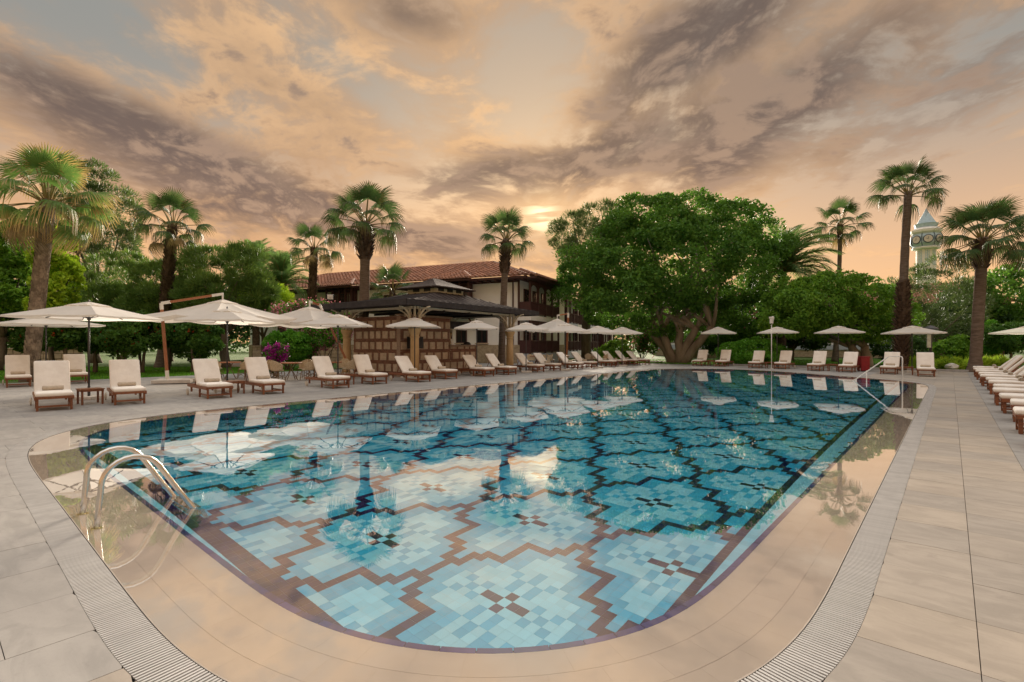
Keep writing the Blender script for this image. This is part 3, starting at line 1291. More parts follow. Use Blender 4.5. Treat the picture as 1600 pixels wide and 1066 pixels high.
def cantilever(base, foot_z, mast_top, apex, half, edge, rz, label):
    """side-post umbrella: a leaning wooden mast, an arm and a big square canopy hanging from it"""
    t = thing('cantilever_parasol', label, 'umbrella', (base[0], base[1], 0), 0, 'large side post umbrellas')
    mt = Vector(mast_top) - Vector((base[0], base[1], 0))
    ap = Vector(apex) - Vector((base[0], base[1], 0))
    d2 = Vector((ap.x, ap.y)).normalized()
    a_ = math.atan2(d2.y, d2.x)
    Mr = Matrix.Rotation(a_, 3, 'Z')
    for s_ in (-1, 1):
        MB().box((Mr @ Vector((.25, s_ * .32, .09))), (1.3, .44, .13), Mr).build('base_slab', M['concrete'], t, bevel=.012)
    lo, hi = Vector((0, 0, .08)), mt
    MB().bar(lo, lo.lerp(hi, .14), .105, .105).build('mast_shoe', M['white_metal'], t)
    MB().bar(lo.lerp(hi, .14), lo.lerp(hi, .92), .095, .095).build('mast', M['teak_light'], t)
    MB().bar(lo.lerp(hi, .92), hi, .105, .105).bar(hi, hi.lerp(ap + Vector((0, 0, .22)), .14), .105, .105).build('elbow', M['white_metal'], t)
    arm_end = ap + Vector((0, 0, .22))
    MB().bar(hi.lerp(arm_end, .14), hi.lerp(arm_end, .82), .085, .085).build('arm', M['teak_light'], t)
    MB().bar(hi.lerp(arm_end, .82), arm_end, .095, .095).bar(arm_end + Vector((0, 0, .05)), ap - Vector((0, 0, .05)), .05, .05).build('arm_head', M['white_metal'], t)
    mb, corners = canopy_mesh(half, ap.z - edge, .10, .16)
    c = mb.build('canopy', M['canvas'], t)
    smooth_obj(c)
    c.location = (ap.x, ap.y, edge)
    c.rotation_euler = (0, 0, rz)
    vm, _ = canopy_mesh(half * .2, .16, .01, .05)
    v_ = vm.build('vent_cap', M['canvas'], t)
    v_.location = (ap.x, ap.y, ap.z - .15)
    v_.rotation_euler = (0, 0, rz)
    rm = Matrix.Rotation(rz, 3, 'Z')
    for cc in corners:
        p = rm @ cc
        MB().bar((ap.x + p.x * .04, ap.y + p.y * .04, ap.z - .14), (ap.x + p.x * .98, ap.y + p.y * .98, edge - .015), .02, .026).build('rib', M['white_metal'], t)
    return t


# the long row on the left bank (feet at the pool): front-leg spots read from the photograph
def mid(a, b):
    pa, pb = G(*a), G(*b)
    return ((pa[0] + pb[0]) / 2, (pa[1] + pb[1]) / 2)


row = [mid((64.6, 643), (119.6, 639)), mid((188.6, 632), (234, 631)), mid((328, 623.5), (364, 621)), mid((411.6, 616.4), (443.6, 615)),
       mid((520, 607), (546, 606.5)), mid((583.6, 600.5), (605, 600)), mid((653, 597.4), (672, 596.6)), mid((698, 592.6), (714.6, 592)),
       mid((758, 588.6), (772, 588)), mid((793, 586), (805.8, 585.4)), mid((838.5, 582), (850, 581.4)), mid((866, 579.4), (876.6, 579.2)),
       mid((901, 577), (911.7, 577)), mid((924, 575.4), (932, 575.4)), mid((954.7, 573), (962, 573)), mid((972, 571.9), (979, 571.7)),
       mid((990, 570.6), (997, 570.5)), mid((1008, 570), (1015, 569.8))]
backs = [62, 60, 57, 60, 57, 60, 49, 47, 45, 49, 47, 45, 47, 49, 45, 47, 49, 45]
GL = 'loungers in the long row on the kiosk side'
for i, (x, y) in enumerate(row):
    lab = f'{ORD[i]} lounger in kiosk side row from tan tipped palm'
    lounger(x - .86, y, R(rng.uniform(-4, 4) - (4 if i < 2 else 0)), 'cream cushioned teak sun lounger, ' + lab.replace(' lounger', '', 1), GL, backs[i], True, lab)
x, y = G(45, 604)
ax_, ay_ = G(33, 605)
bx_, by_ = G(125, 599.5)
lounger(ax_ - .86, ay_, R(-4), 'cream cushioned teak sun lounger on the lawn edge, behind the first kiosk side lounger', 'two loungers at the lawn edge', 62, True,
        'lawn edge lounger behind the first of the kiosk side row')
lounger(bx_ - .86, by_, R(-4), 'cream cushioned teak sun lounger on the lawn edge, behind the first parasol', 'two loungers at the lawn edge', 62, True,
        'lounger at the lawn edge behind the first parasol')
for i, a, b in ((0, 0, 1), (1, 2, 3), (2, 4, 5), (3, 6, 7), (4, 8, 9), (5, 10, 11), (6, 12, 13), (7, 14, 15)):
    x_, y_ = (row[a][0] + row[b][0]) / 2 - .72, (row[a][1] + row[b][1]) / 2
    table(x_ - (.25 if i == 0 else .35), y_, R(rng.uniform(-4, 4)),
          f'slatted teak side table between {ORD[a]} and {ORD[b]} loungers of kiosk side row', 'side tables between the loungers')

# the row across the far end, feet to the pool
far = [(1084, 572, 1093), (1121, 573, 1129), (1173, 575.6, 1182), (1215, 577, 1225), (1267.5, 580, 1280), (1315, 582, 1331), (1377, 585, 1402), (1435, 588.7, 1455)]
farp = []
for i, (a, yy, b) in enumerate(far):
    x, y = G((a + b) / 2, yy)
    farp.append((x, y))
    lab = f'{ORD[i]} lounger in far end row from broad spreading tree'
    lounger(x, y + .86, R(-90 + rng.uniform(-5, 5)), 'cream cushioned teak sun lounger, ' + lab.replace(' lounger', '', 1), 'loungers across the far end of the pool', (60, 57, 62)[i * 5 % 3], True, lab)
for a, b in ((0, 1), (2, 3), (4, 5), (6, 7)):
    table((farp[a][0] + farp[b][0]) / 2, (farp[a][1] + farp[b][1]) / 2 + .75, R(90),
          f'slatted teak side table between {ORD[a]} and {ORD[b]} loungers of far end row', 'side tables between the loungers')

# the packed row on the right, feet towards the walk
ry = [33.2, 31.1, 29.3, 27.0, 25.0, 22.7, 20.5, 18.2, 16.3, 14.3, 12.1]
ry = [10.95, 12.6, 14.4, 16.0, 17.9, 19.6, 21.6, 23.3, 25.5, 27.4, 29.8, 32.0, 34.4]
for i, y in enumerate(ry):
    lab = f'{ORD[i]} lounger in sand walk row from its open end'
    lounger(1.80 + rng.uniform(-.05, .05), y, R(180 + rng.uniform(-4, 4)), 'cream cushioned teak sun lounger, ' + lab.replace(' lounger', '', 1), 'loungers packed along the sand walk', (45, 47, 49)[i * 7 % 3], True, lab)

# parasols
UG = 'cream square parasols on dark poles'
kio = 'cream square parasol on dark pole '
ump = [(72, 19.4, 2.62, 2.22, 1.35, 12, kio + 'over the two lawn edge loungers', UG),
       (139, 14.3, 2.72, 2.24, 1.24, 40, kio + 'over the first two loungers in kiosk side row', UG),
       (355, 16.7, 2.70, 2.25, 1.05, 40, kio + 'over the third and fourth loungers in kiosk side row', UG),
       (528, 19.6, 2.68, 2.22, 1.06, 42, kio + 'over the fifth and sixth loungers in kiosk side row', UG),
       (648, 22.4, 2.70, 2.25, 1.06, 44, kio + 'in front of the kiosk corner column', UG),
       (745, 25.0, 2.70, 2.24, 1.04, 44, kio + 'at the bar counter end of the kiosk', UG),
       (822, 27.6, 2.70, 2.25, 1.08, 44, kio + 'past the kiosk roof, over eleventh kiosk side lounger', UG),
       (883, 29.6, 2.72, 2.22, 1.2, 44, kio + 'over the thirteenth lounger in kiosk side row', UG),
       (934, 32.4, 2.68, 2.2, 1.1, 44, kio + 'over the fifteenth lounger in kiosk side row', UG),
       (972, 35.2, 2.70, 2.2, 1.1, 44, kio + 'at the broad tree end of kiosk side row', UG),
       (1122, 35.6, 2.72, 2.22, 1.12, 20, kio + 'over the first two loungers in far end row', UG),
       (1214, 32.4, 2.62, 2.2, 1.1, 18, kio + 'over the third and fourth loungers in far end row', UG),
       (1310, 30.2, 2.60, 2.16, 1.14, 16, kio + 'over the fifth and sixth loungers in far end row', UG),
       (1425, 27.6, 2.52, 2.08, 1.2, 14, kio + 'over the last two loungers in far end row', UG),
       (1612, 29.5, 2.62, 2.12, 1.3, 44, kio + 'over the loungers along the sand walk', UG)]
for px_, d_, tp, ed, hf, rot, lb, gp in ump:
    x, y = P(px_, d_)
    umbrella(x, y, tp, ed, hf, R(rot), lb, gp)
b0 = P(262, 20.0)
cantilever(b0, .1, (*P(252, 19.8), Z(474, 19.8)), (*P(348, 20.6), Z(468, 20.6)), 1.95, Z(493, 19.5), R(20), 'big cream side post umbrella with leaning wooden mast on the lawn edge')
b0 = P(552, 24.4)
cantilever(b0, .1, (*P(500, 24.0), Z(477, 24.0)), (*P(484, 23.2), Z(479, 23.2)), 1.75, Z(502, 22.5), R(20), 'big cream side post umbrella beside the kiosk, its wooden mast slanting steeply')
b0 = P(885, 36.4)
cantilever(b0, .1, (*P(888, 36.2), Z(490, 36.2)), (*P(871, 35.6), Z(498, 35.6)), 1.8, Z(514, 35.6), R(30), 'big cream side post umbrella among the rattan chairs before the hotel')

# ------------------------------------------------------------------ rattan chairs and tables
M['rattan'] = pm('cream_rattan', (.60, .49, .34), .6, (.42, .33, .21), 30, 3, .2, 60)
M['cane'] = pm('brown_cane', (.23, .15, .085), .55, (.15, .10, .055), 12, 3)


def make_chair():
    t = thing('rattan_chair', 'x', 'chair')
    MB().lathe([(.20, .42), (.235, .44), (.235, .46), (.20, .47)], 16).build('seat', M['rattan'], t)
    bk = MB()
    vs, fs = [], []
    n = 14
    for k in range(n + 1):
        a = R(100 + 160 * k / n)
        hgt = .86 - .20 * abs(k / n - .5) ** 1.6 * 3.0
        rr = .25
        vs += [(rr * math.cos(a), rr * math.sin(a), .47), (rr * 1.22 * math.cos(a), rr * 1.22 * math.sin(a), hgt),
               (rr * 1.24 * math.cos(a) * 1.04, rr * 1.24 * math.sin(a) * 1.04, hgt - .01), (rr * 1.06 * math.cos(a), rr * 1.06 * math.sin(a), .46)]
    for k in range(n):
        for q_ in range(4):
            a, b = k * 4 + q_, k * 4 + (q_ + 1) % 4
            fs.append((a, b, b + 4, a + 4))
    bk.add(vs, fs)
    bk.build('back_shell', M['rattan'], t)
    for sy_ in (-1, 1):
        MB().tube([(.17, sy_ * .17, .43), (.22, sy_ * .21, 0)], .014, 6).build('leg', M['cane'], t)
        MB().tube([(-.16, sy_ * .16, .43), (-.22, sy_ * .21, 0)], .014, 6).build('leg', M['cane'], t)
        MB().tube([(.21, sy_ * .20, .12), (-.21, sy_ * .20, .30)], .009, 5).tube([(.21, sy_ * .20, .30), (-.21, sy_ * .20, .12)], .009, 5).build('cross_brace', M['cane'], t)
    return t


ch0 = []


def chair(x, y, rz, label, group):
    if not ch0:
        ch0.append(make_chair())
        t = ch0[0]
    else:
        t = copy_tree(ch0[0])
    t.location, t.rotation_euler = (x, y, .002), (0, 0, rz)
    t['label'], t['group'] = label, group


def bistro(x, y, n, rz, where, tl):
    t = thing('bistro_table', tl, 'table', (x, y, .002), rz, 'cane bistro tables')
    MB().lathe([(.42, .70), (.44, .71), (.44, .735), (.42, .745)], 24).build('table_top', M['teak_light'], t)
    for k in range(4):
        a = k * math.pi / 2 + .6
        MB().tube([(.30 * math.cos(a), .30 * math.sin(a), 0), (-.12 * math.cos(a), -.12 * math.sin(a), .70)], .016, 6).build('leg', M['cane'], t)
    for k in range(n):
        a = rz + 2 * math.pi * k / n + .5
        chair(x + .82 * math.cos(a), y + .82 * math.sin(a), a + math.pi, f'{ORD[k]} cream rattan tub chair round the cane table ' + where, 'rattan chairs ' + where)


for px_, d_, w_ in ((360, 22.5, 'by the twin pine trunks'), (455, 21.8, 'beside the magenta bougainvillea'), (518, 22.6, 'at the kiosk end')):
    x, y = P(px_, d_)
    bistro(x, y, 4, px_ * .1, w_, 'round cane bistro table with tub chairs ' + w_)
for px_, d_, w_ in ((838, 33.0, 'just past the kiosk'), (880, 34.5, 'under the third side post umbrella'), (925, 36.5, 'near the leafy bush')):
    x, y = P(px_, d_)
    bistro(x, y, 4, px_ * .1, w_, 'round cane bistro table with tub chairs ' + w_)

# ------------------------------------------------------------------ kiosk bar
M['shingle'] = pm('roof_dark_shingle', (.085, .066, .060), .95, (.055, .043, .040), 3, 6, .2, 30, spec=.08)
M['fascia'] = pm('roof_fascia', (.055, .05, .052), .8, (.035, .033, .036), 4, 4, spec=.15)
M['ochre'] = pm('ochre_column', (.60, .41, .21), .7, (.50, .33, .16), 3, 5, .1, 40)
M['creamp'] = pm('cream_ironwork', (.66, .58, .44), .55, (.56, .49, .37), 6, 4)
M['stone'] = pm('dressed_limestone', (.55, .43, .31), .85, (.42, .32, .23), 6, 6, .4, 30, island=.12)
M['brick'] = pm('thin_brick', (.24, .11, .070), .85, (.16, .075, .05), 14, 5, .3, 60, island=.22)
M['mortar2'] = pm('wall_mortar', (.33, .235, .17), .9, (.26, .18, .13), 9, 5)
M['counter'] = pm('counter_top', (.30, .21, .15), .4, (.22, .15, .10), 4, 5)
M['black'] = pm('matt_black', (.02, .02, .02), .45)
M['paper'] = pm('white_card', (.78, .76, .72), .7)

cw = P(648, 23.3)
KR = R(96.6)
kiosk = thing('kiosk_bar', 'poolside bar kiosk with two tier dark hip roof, ochre columns and stone and brick wall', 'kiosk', (*cw, 0), KR)
ex0, ex1, ey0, ey1 = -1.25, 9.7, -.75, 5.9
ze, zf = 3.22, 3.48
cxk, cyk = (ex0 + ex1) / 2, (ey0 + ey1) / 2


def hip(mb, x0, x1, y0, y1, z0, z1, ix, iy, steps=5, curve=.12):
    """four hipped slopes from an eave rectangle up to an inner rectangle"""
    prev = None
    for s_ in range(steps + 1):
        f = s_ / steps
        z = z0 + (z1 - z0) * (f - curve * math.sin(math.pi * f))
        rc = [(x0 + ix * f, y0 + iy * f, z), (x1 - ix * f, y0 + iy * f, z), (x1 - ix * f, y1 - iy * f, z), (x0 + ix * f, y1 - iy * f, z)]
        if prev:
            for k in range(4):
                mb.add([prev[k], prev[(k + 1) % 4], rc[(k + 1) % 4], rc[k]], [(0, 1, 2, 3)])
        prev = rc
    return prev


mb = MB()
last = hip(mb, ex0, ex1, ey0, ey1, zf, 4.22, 4.2, 2.15)
rf = mb.build('lower_roof', M['shingle'], kiosk)
f_ = MB()
for a, b in (((ex0, ey0), (ex1, ey0)), ((ex1, ey0), (ex1, ey1)), ((ex1, ey1), (ex0, ey1)), ((ex0, ey1), (ex0, ey0))):
    f_.bar((a[0], a[1], (ze + zf) / 2 + .003), (b[0], b[1], (ze + zf) / 2 + .003), .07, zf - ze)
f_.build('fascia', M['fascia'], kiosk)
MB().box((cxk, cyk, ze + .06), (ex1 - ex0 - .1, ey1 - ey0 - .1, .05)).build('soffit', M['fascia'], kiosk)
for k in range(1, 22):                                             # standing seams on the two slopes in view
    x = ex0 + (ex1 - ex0) * k / 22
    fx = min(1.0, (x - ex0) / 4.2, (ex1 - x) / 4.2)
    pts = [(x, ey0 + 2.15 * f, zf + (4.22 - zf) * (f - .12 * math.sin(math.pi * f)) + .012) for f in np.linspace(0, fx, 5)]
    MB().tube(pts, .014, 4).build('seam', M['fascia'], kiosk)
for k in range(1, 13):
    y = ey0 + (ey1 - ey0) * k / 13
    fy = min(1.0, (y - ey0) / 2.15, (ey1 - y) / 2.15)
    pts = [(ex0 + 4.2 * f, y, zf + (4.22 - zf) * (f - .12 * math.sin(math.pi * f)) + .012) for f in np.linspace(0, fy, 5)]
    MB().tube(pts, .014, 4).build('seam', M['fascia'], kiosk)
lx0, lx1, ly0, ly1 = ex0 + 4.2, ex1 - 4.2, ey0 + 2.15, ey1 - 2.15
MB().box(((lx0 + lx1) / 2, (ly0 + ly1) / 2, 4.36), (lx1 - lx0 - .3, ly1 - ly0 - .3, .34)).build('lantern_wall', M['creamp'], kiosk)
for k in range(3):
    MB().box((lx0 + .55 + k * .72, ly0 + .145, 4.40), (.42, .05, .16)).build('lantern_window', M['black'], kiosk)
    if k < 2:
        MB().box((lx0 + .145, ly0 + .75 + k * .8, 4.40), (.05, .45, .16)).build('lantern_window', M['black'], kiosk)
mb = MB()
hip(mb, lx0 - .35, lx1 + .35, ly0 - .35, ly1 + .35, 4.52, 5.12, (lx1 - lx0 + .7) / 2 - .25, (ly1 - ly0 + .7) / 2 - .02, 4, .05)
mb.box(((lx0 + lx1) / 2, (ly0 + ly1) / 2, 4.50), (lx1 - lx0 + .68, ly1 - ly0 + .68, .06))
mb.build('upper_roof', M['shingle'], kiosk)

cols = [(0, 0), (7.7, 0), (0, 4.75), (7.7, 4.75)]
for (x, y) in cols:
    MB().lathe([(.30, .0), (.30, .10), (.25, .13), (.27, .17), (.215, .22), (.20, .9), (.19, 1.78), (.20, 1.80), (.225, 1.86), (.195, 1.90), (.20, 1.95), (.27, 2.12), (.29, 2.16), (.29, 2.24)], 20, (x, y, 0)).build('column', M['ochre'], kiosk)
    p = MB()
    for sx_ in (-1, 1):
        for sy_ in (-1, 1):
            p.box((x + sx_ * .15, y + sy_ * .15, 2.745), (.075, .075, 1.0))
    p.build('post_pair', M['creamp'], kiosk)
    MB().box((x, y, .03), (.9, .9, .06)).build('plinth', M['concrete'], kiosk, bevel=.01)
    for dx_, dy_ in ((1, 0), (-1, 0), (0, 1), (0, -1)):
        inward = (0 < x + dx_ < 7.7 or dx_ == 0) and (0 < y + dy_ < 4.75 or dy_ == 0)
        reach = 1.35 if inward else .75
        br = MB()
        pts = []
        for q_ in range(9):                                       # arched band
            a = math.pi / 2 * q_ / 8
            rr = .19 + reach * (1 - math.cos(a))
            zz = 2.28 + .92 * math.sin(a)
            pts.append((x + dx_ * rr, y + dy_ * rr, zz))
        for a, b in zip(pts, pts[1:]):
            br.bar(a, b, .05, .06, (dy_, dx_, 0))
        ar = br.build('arch_bracket', M['creamp'], kiosk)
        sc_ = MB()                                                 # scroll tracery between arch and post
        for q_, (u_, w_, r_) in enumerate(((.16, .62, .13), (.14, .36, .10), (.34, .80, .10), (.40, .58, .08), (.58, .84, .07), (.13, .84, .07))):
            uu = .19 + u_ * reach * .8
            zz = 2.28 + w_ * 1.0
            circ = []
            for s_ in range(13):
                a = s_ * .62 + q_
                r2 = r_ * (1 - s_ / 18)
                circ.append((x + dx_ * (uu + r2 * math.cos(a)), y + dy_ * (uu + r2 * math.cos(a)), zz + r2 * math.sin(a)))
            sc_.tube(circ, .013, 4)
        sc_.build('scroll', M['creamp'], ar)
for y in (0, 4.75):
    MB().box((3.85, y, 3.19), (8.2, .12, .10)).build('beam', M['creamp'], kiosk)
for x in (0, 7.7):
    MB().box((x, 2.37, 3.192), (.12, 5.3, .10)).build('beam', M['creamp'], kiosk)
for x in (1.9, 3.85, 5.8):
    MB().box((x, 2.37, 3.10), (.09, 5.0, .12)).build('rafter', M['fascia'], kiosk)

# stone and brick wall, every dressed block its own piece
WY = 1.05


def bar_wall(x0, x1, h, y, along='x', tag_=''):
    wall = MB()
    if along == 'x':
        wall.box(((x0 + x1) / 2, y, h / 2), (x1 - x0, .24, h))
    else:
        wall.box((y, (x0 + x1) / 2, h / 2), (.24, x1 - x0, h))
    wall.build('wall_core', M['mortar2'], kiosk)
    br = MB()
    z = .06
    r_ = 0
    rr = random.Random(5)

    def put(m_, u0, u1, z0, z1, proud):
        if along == 'x':
            m_.box(((u0 + u1) / 2, y - .12 - proud / 2 + .01, (z0 + z1) / 2), (u1 - u0, proud + .02, z1 - z0))
        else:
            m_.box((y - .12 - proud / 2 + .01, (u0 + u1) / 2, (z0 + z1) / 2), (proud + .02, u1 - u0, z1 - z0))
    while z < h - .1:
        for c_ in range(3):                                        # three thin brick courses
            if z + .05 > h:
                break
            u_ = x0 + (c_ % 2) * .1
            while u_ < x1 - .02:
                put(br, u_ + .006, min(u_ + .19, x1), z + .006, z + .048, .022 + rr.uniform(-.005, .006))
                u_ += .2
            z += .054
        if z + .1 > h:
            break
        bh = min(.36, h - z - .02)
        u_ = x0 + .04 + (r_ % 2) * .17
        if r_ % 2:
            for q_ in range(6):
                if bh > .058 * (q_ + 1):
                    put(br, x0 + .01, u_ - .02, z + q_ * .06 + .004, z + q_ * .06 + .05, .018)
        while u_ < x1 - .15:
            bw = rr.choice((.30, .36, .44))
            e = min(u_ + bw, x1 - .02)
            b_ = MB()
            put(b_, u_, e, z + .01, z + bh - .006, .032 + rr.uniform(-.006, .008))
            b_.build('stone_block', M['stone'], kiosk)
            for q_ in range(6):                                    # upright stack of bricks between blocks
                if bh > .058 * (q_ + 1) and e + .13 < x1:
                    put(br, e + .02, e + .13, z + q_ * .06 + .004, z + q_ * .06 + .05, .018 + rr.uniform(-.004, .004))
            u_ = e + .15
        z += bh
        r_ += 1
    o = br.build('brick', M['brick'], kiosk)
    tag(o, kind='stuff')


bar_wall(-2.05 + 2.05, 3.5, 2.86, WY)
bar_wall(3.52, 5.75, 1.42, WY + .003)
bar_wall(WY + .13, 4.4, 2.855, .02 + .24, 'y')
MB().box((4.6, WY - .05, 1.455), (2.5, .5, .06)).build('counter', M['counter'], kiosk, bevel=.008)
MB().box((1.75, WY - .06, 2.90), (3.7, .36, .05)).build('wall_cap', M['counter'], kiosk)
MB().box((2.85, 3.6, 1.4), (5.4, .2, 2.8)).build('back_wall', M['mortar2'], kiosk)
MB().box((4.6, WY + .3, 2.55), (2.3, .12, .4)).build('header_shutter', M['fascia'], kiosk)
# things about the bar
t = thing('wall_cabinet', 'black boxy cabinet hung on the stone wall of the kiosk', 'cabinet', (0, 0, 0))
kmx = Matrix.Translation((*cw, 0)) @ Matrix.Rotation(KR, 4, 'Z')
t.matrix_world = kmx @ Matrix.Translation((.75, WY - .34, 1.32))
MB().box((0, 0, .28), (.72, .36, .56)).build('case', M['black'], t, bevel=.01)
MB().box((.0, -.185, .30), (.56, .012, .38)).build('door_glass', M['fascia'], t)
MB().box((0, 0, -.03), (.78, .40, .04)).build('shelf', M['counter'], t)
t = thing('menu_stand', 'white card menu stand leaning on the bar counter', 'menu')
t.matrix_world = kmx @ Matrix.Translation((3.7, WY - .12, 1.485))
MB().box((0, 0, .15), (.20, .012, .30), Matrix.Rotation(R(-12), 3, 'X')).build('card', M['paper'], t)
MB().box((0, .03, .008), (.20, .12, .016)).build('foot', M['black'], t)
t = thing('serving_tray', 'low black tray of covered dishes on the bar counter', 'tray')
t.matrix_world = kmx @ Matrix.Translation((4.9, WY - .05, 1.485))
MB().lathe([(.02, .0), (.26, .0), (.30, .04), (.27, .05), (.02, .02)], 18).build('dish', M['black'], t)
MB().lathe([(.20, .03), (.19, .09), (.12, .14), (.03, .16)], 16, (.1, 0, 0)).build('cover', M['black'], t)
t = thing('flood_light', 'black square flood light standing at the kiosk roof edge', 'flood light')
x, y = P(516, 25.4)
t.location = (x, y, Z(473, 25.4))
t.rotation_euler = (0, 0, R(60))
MB().box((0, 0, .26), (.34, .10, .30), Matrix.Rotation(R(18), 3, 'X')).build('housing', M['black'], t, bevel=.01)
MB().box((0, -.062, .275), (.27, .012, .23), Matrix.Rotation(R(18), 3, 'X')).build('lens', M['paper'], t)
MB().tube([(0, 0, -.05), (0, 0, .12)], .02, 6).build('stem', M['black'], t)

# ------------------------------------------------------------------ hotel
M['stucco'] = pm('white_stucco', (.85, .84, .82), .9, (.80, .79, .77), 1.5, 6, .1, 60)
M['wood'] = pm('dark_red_timber', (.072, .022, .022), .55, (.045, .014, .015), 6, 5, .2, 30, stretch=(3, 3, .6))
M['tile'] = pm('terracotta_tile', (.42, .205, .13), .9, (.28, .135, .085), 5, 5, .3, 40, island=.28)
M['glass'] = pm('dark_window', (.02, .022, .026), .12)
M['rubble'] = pm('rubble_stone', (.45, .36, .25), .9, (.30, .235, .16), 5, 4, .5, 18)
M['lattice'] = pm('blue_white_tile', (.52, .56, .64), .5, (.40, .45, .56), 22, 2)
M['curtain'] = pm('pale_curtain', (.60, .55, .48), .9, (.5, .46, .40), 9, 3, stretch=(6, 6, 1))

HC = c2w(.6, 40.0)
av = Vector(c2w(-.91, .41)).normalized()
bv = Vector(c2w(.41, .91)).normalized()
hotel = thing('hotel_building', 'two storey white hotel with terracotta hip roof, dark timber bays and balconies', 'building', (*HC, 0), math.atan2(bv.y, bv.x))
# local x = along facade B (right, back), local y = along facade A (left, back)
LB, LA = 40.0, 30.0
DB = 11.0                                                         # depth of each wing
EV, RG = 6.75, 9.0


def pane(mb_parent, c_, s_, name='window', frame=.07, axis='y'):
    """timber window with its own frame, mullion and glass"""
    fr_ = MB()
    w_, h_ = (s_[0], s_[2]) if axis == 'y' else (s_[1], s_[2])
    def bx(u, zz, su, sz, t_):
        if axis == 'y':
            fr_.box((c_[0] + u, c_[1], c_[2] + zz), (su, t_, sz))
        else:
            fr_.box((c_[0], c_[1] + u, c_[2] + zz), (t_, su, sz))
    for s__ in (-1, 1):
        bx(s__ * (w_ / 2 - frame / 2), 0, frame, h_, .09)
        bx(0, s__ * (h_ / 2 - frame / 2), w_ - 2 * frame, frame, .088)
    bx(0, 0, frame * .6, h_ - 2 * frame, .08)
    bx(0, h_ * .18, w_ - 2 * frame, frame * .6, .078)
    f__ = fr_.build(name, M['wood'], mb_parent)
    g_ = MB()
    if axis == 'y':
        g_.box((c_[0], c_[1] + .01, c_[2]), (w_ - frame, .02, h_ - frame))
    else:
        g_.box((c_[0] + .01, c_[1], c_[2]), (.02, w_ - frame, h_ - frame))
    g_.build('pane', M['glass'], f__)
    return f__


# wing A: its face lies on local y axis looking to -x ; wing B: face on local x axis looking to -y
mb = MB()
mb.box((DB / 2 + .0, LA / 2, EV / 2 + .7), (DB, LA, EV - 1.4))
mb.build('wall', M['stucco'], hotel)
mb = MB()
mb.box((DB / 2 - .06, LA / 2, .72), (DB + .14, LA + .1, 1.44))
mb.build('stone_base', M['rubble'], hotel)
mb = MB()
mb.box((LB / 2 + DB / 2, DB / 2 + 1.9, EV / 2 + .02), (LB - DB, DB - .2, EV - .06))
mb.build('wall', M['stucco'], hotel)


def tiled_plane(a, b, c, d, n, name='roof_tiles'):
    """roof slope a-b at the eave, d-c at the ridge: bed plus rows of half round tiles"""
    a, b, c, d = map(Vector, (a, b, c, d))
    nrm = (b - a).cross(d - a).normalized()
    if nrm.z < 0:
        nrm = -nrm
    bed = MB()
    bed.add([a, b, c, d], [(0, 1, 2, 3)])
    bed.build('roof_bed', M['tile'], hotel)
    t_ = MB()
    # tiles run straight up the slope; hips cut them short
    ed = (b - a).normalized()
    up_ = (d - a) - ed * (d - a).dot(ed)
    H = up_.length
    up_.normalize()
    L_ = (b - a).length
    dl = (d - a).dot(ed)
    cl = (c - a).dot(ed)
    for k in range(n):
        u_ = L_ * (k + .5) / n
        h_ = H
        if dl > 0 and u_ < dl:
            h_ = min(h_, H * u_ / dl)
        if cl < L_ and u_ > cl:
            h_ = min(h_, H * (L_ - u_) / (L_ - cl))
        if h_ < .25:
            continue
        w_ = L_ / n * .36
        rows_ = max(1, int(h_ / .42))
        for q_ in range(rows_):
            s0, s1 = h_ * q_ / rows_ - .04, h_ * (q_ + 1) / rows_
            v0, v1 = [], []
            for ang in range(0, 181, 45):
                ca, sa = math.cos(R(ang)), math.sin(R(ang))
                v0.append(a + ed * (u_ + w_ * ca) + up_ * s0 + nrm * (w_ * sa * 1.0 + .05))
                v1.append(a + ed * (u_ + w_ * .82 * ca) + up_ * s1 + nrm * (w_ * .82 * sa + .005))
            t_.add(v0 + v1, [(i, i + 1, i + 6, i + 5) for i in range(4)] + [(0, 1, 2, 3, 4)])
    o = t_.build(name, M['tile'], hotel)
    tag(o, kind='stuff')
    rid = MB()
    for p, q_ in ((d, c), (a, d), (b, c)):
        if (p - q_).length > .5:
            rid.tube([p + Vector((0, 0, .04)), q_ + Vector((0, 0, .04))], .13, 6)
    rid.build('ridge_tiles', M['tile'], hotel)


OV = .95
# wing A roof
tiled_plane((-OV, -OV, EV), (-OV, LA + OV, EV), (DB / 2, LA + OV - 6, RG), (DB / 2, DB / 2 - .5, RG), 78)
tiled_plane((-OV, -OV, EV), (DB + 1, -OV, EV), (DB / 2 + 1.5, DB / 2 - .5, RG), (DB / 2, DB / 2 - .5, RG), 30)
tiled_plane((DB + 1, 1.1, EV - .05), (LB, 1.1, EV - .05), (LB, 6.5, RG - .1), (DB / 2 + 1.5, 6.5, RG - .1), 60)
mb = MB()
mb.box((DB / 2, LA / 2, EV - .11), (DB + 2 * OV - .1, LA + 2 * OV - .1, .16))
mb.box((LB / 2 + DB / 2, DB / 2 + 1.2, EV - .22), (LB - DB, DB, .16))
mb.build('soffit', M['wood'], hotel)
# eave brackets along both faces
for k in range(40):
    MB().box((-.45, -.6 + k * .78, EV - .26), (.85, .09, .15)).build('eave_bracket', M['wood'], hotel)
# wing A: plain white bay at the corner, downpipe, timber oriels further along
MB().tube([(-.06, .55, .0), (-.06, .55, EV - .2)], .06, 8).build('downpipe', M['wood'], hotel)
MB().box((-.04, .06, EV / 2 + .7), (.10, .14, EV - 1.5)).build('corner_post', M['wood'], hotel)
MB().box((-.03, LA / 2, EV - .30), (.08, LA, .16)).build('frieze', M['wood'], hotel)


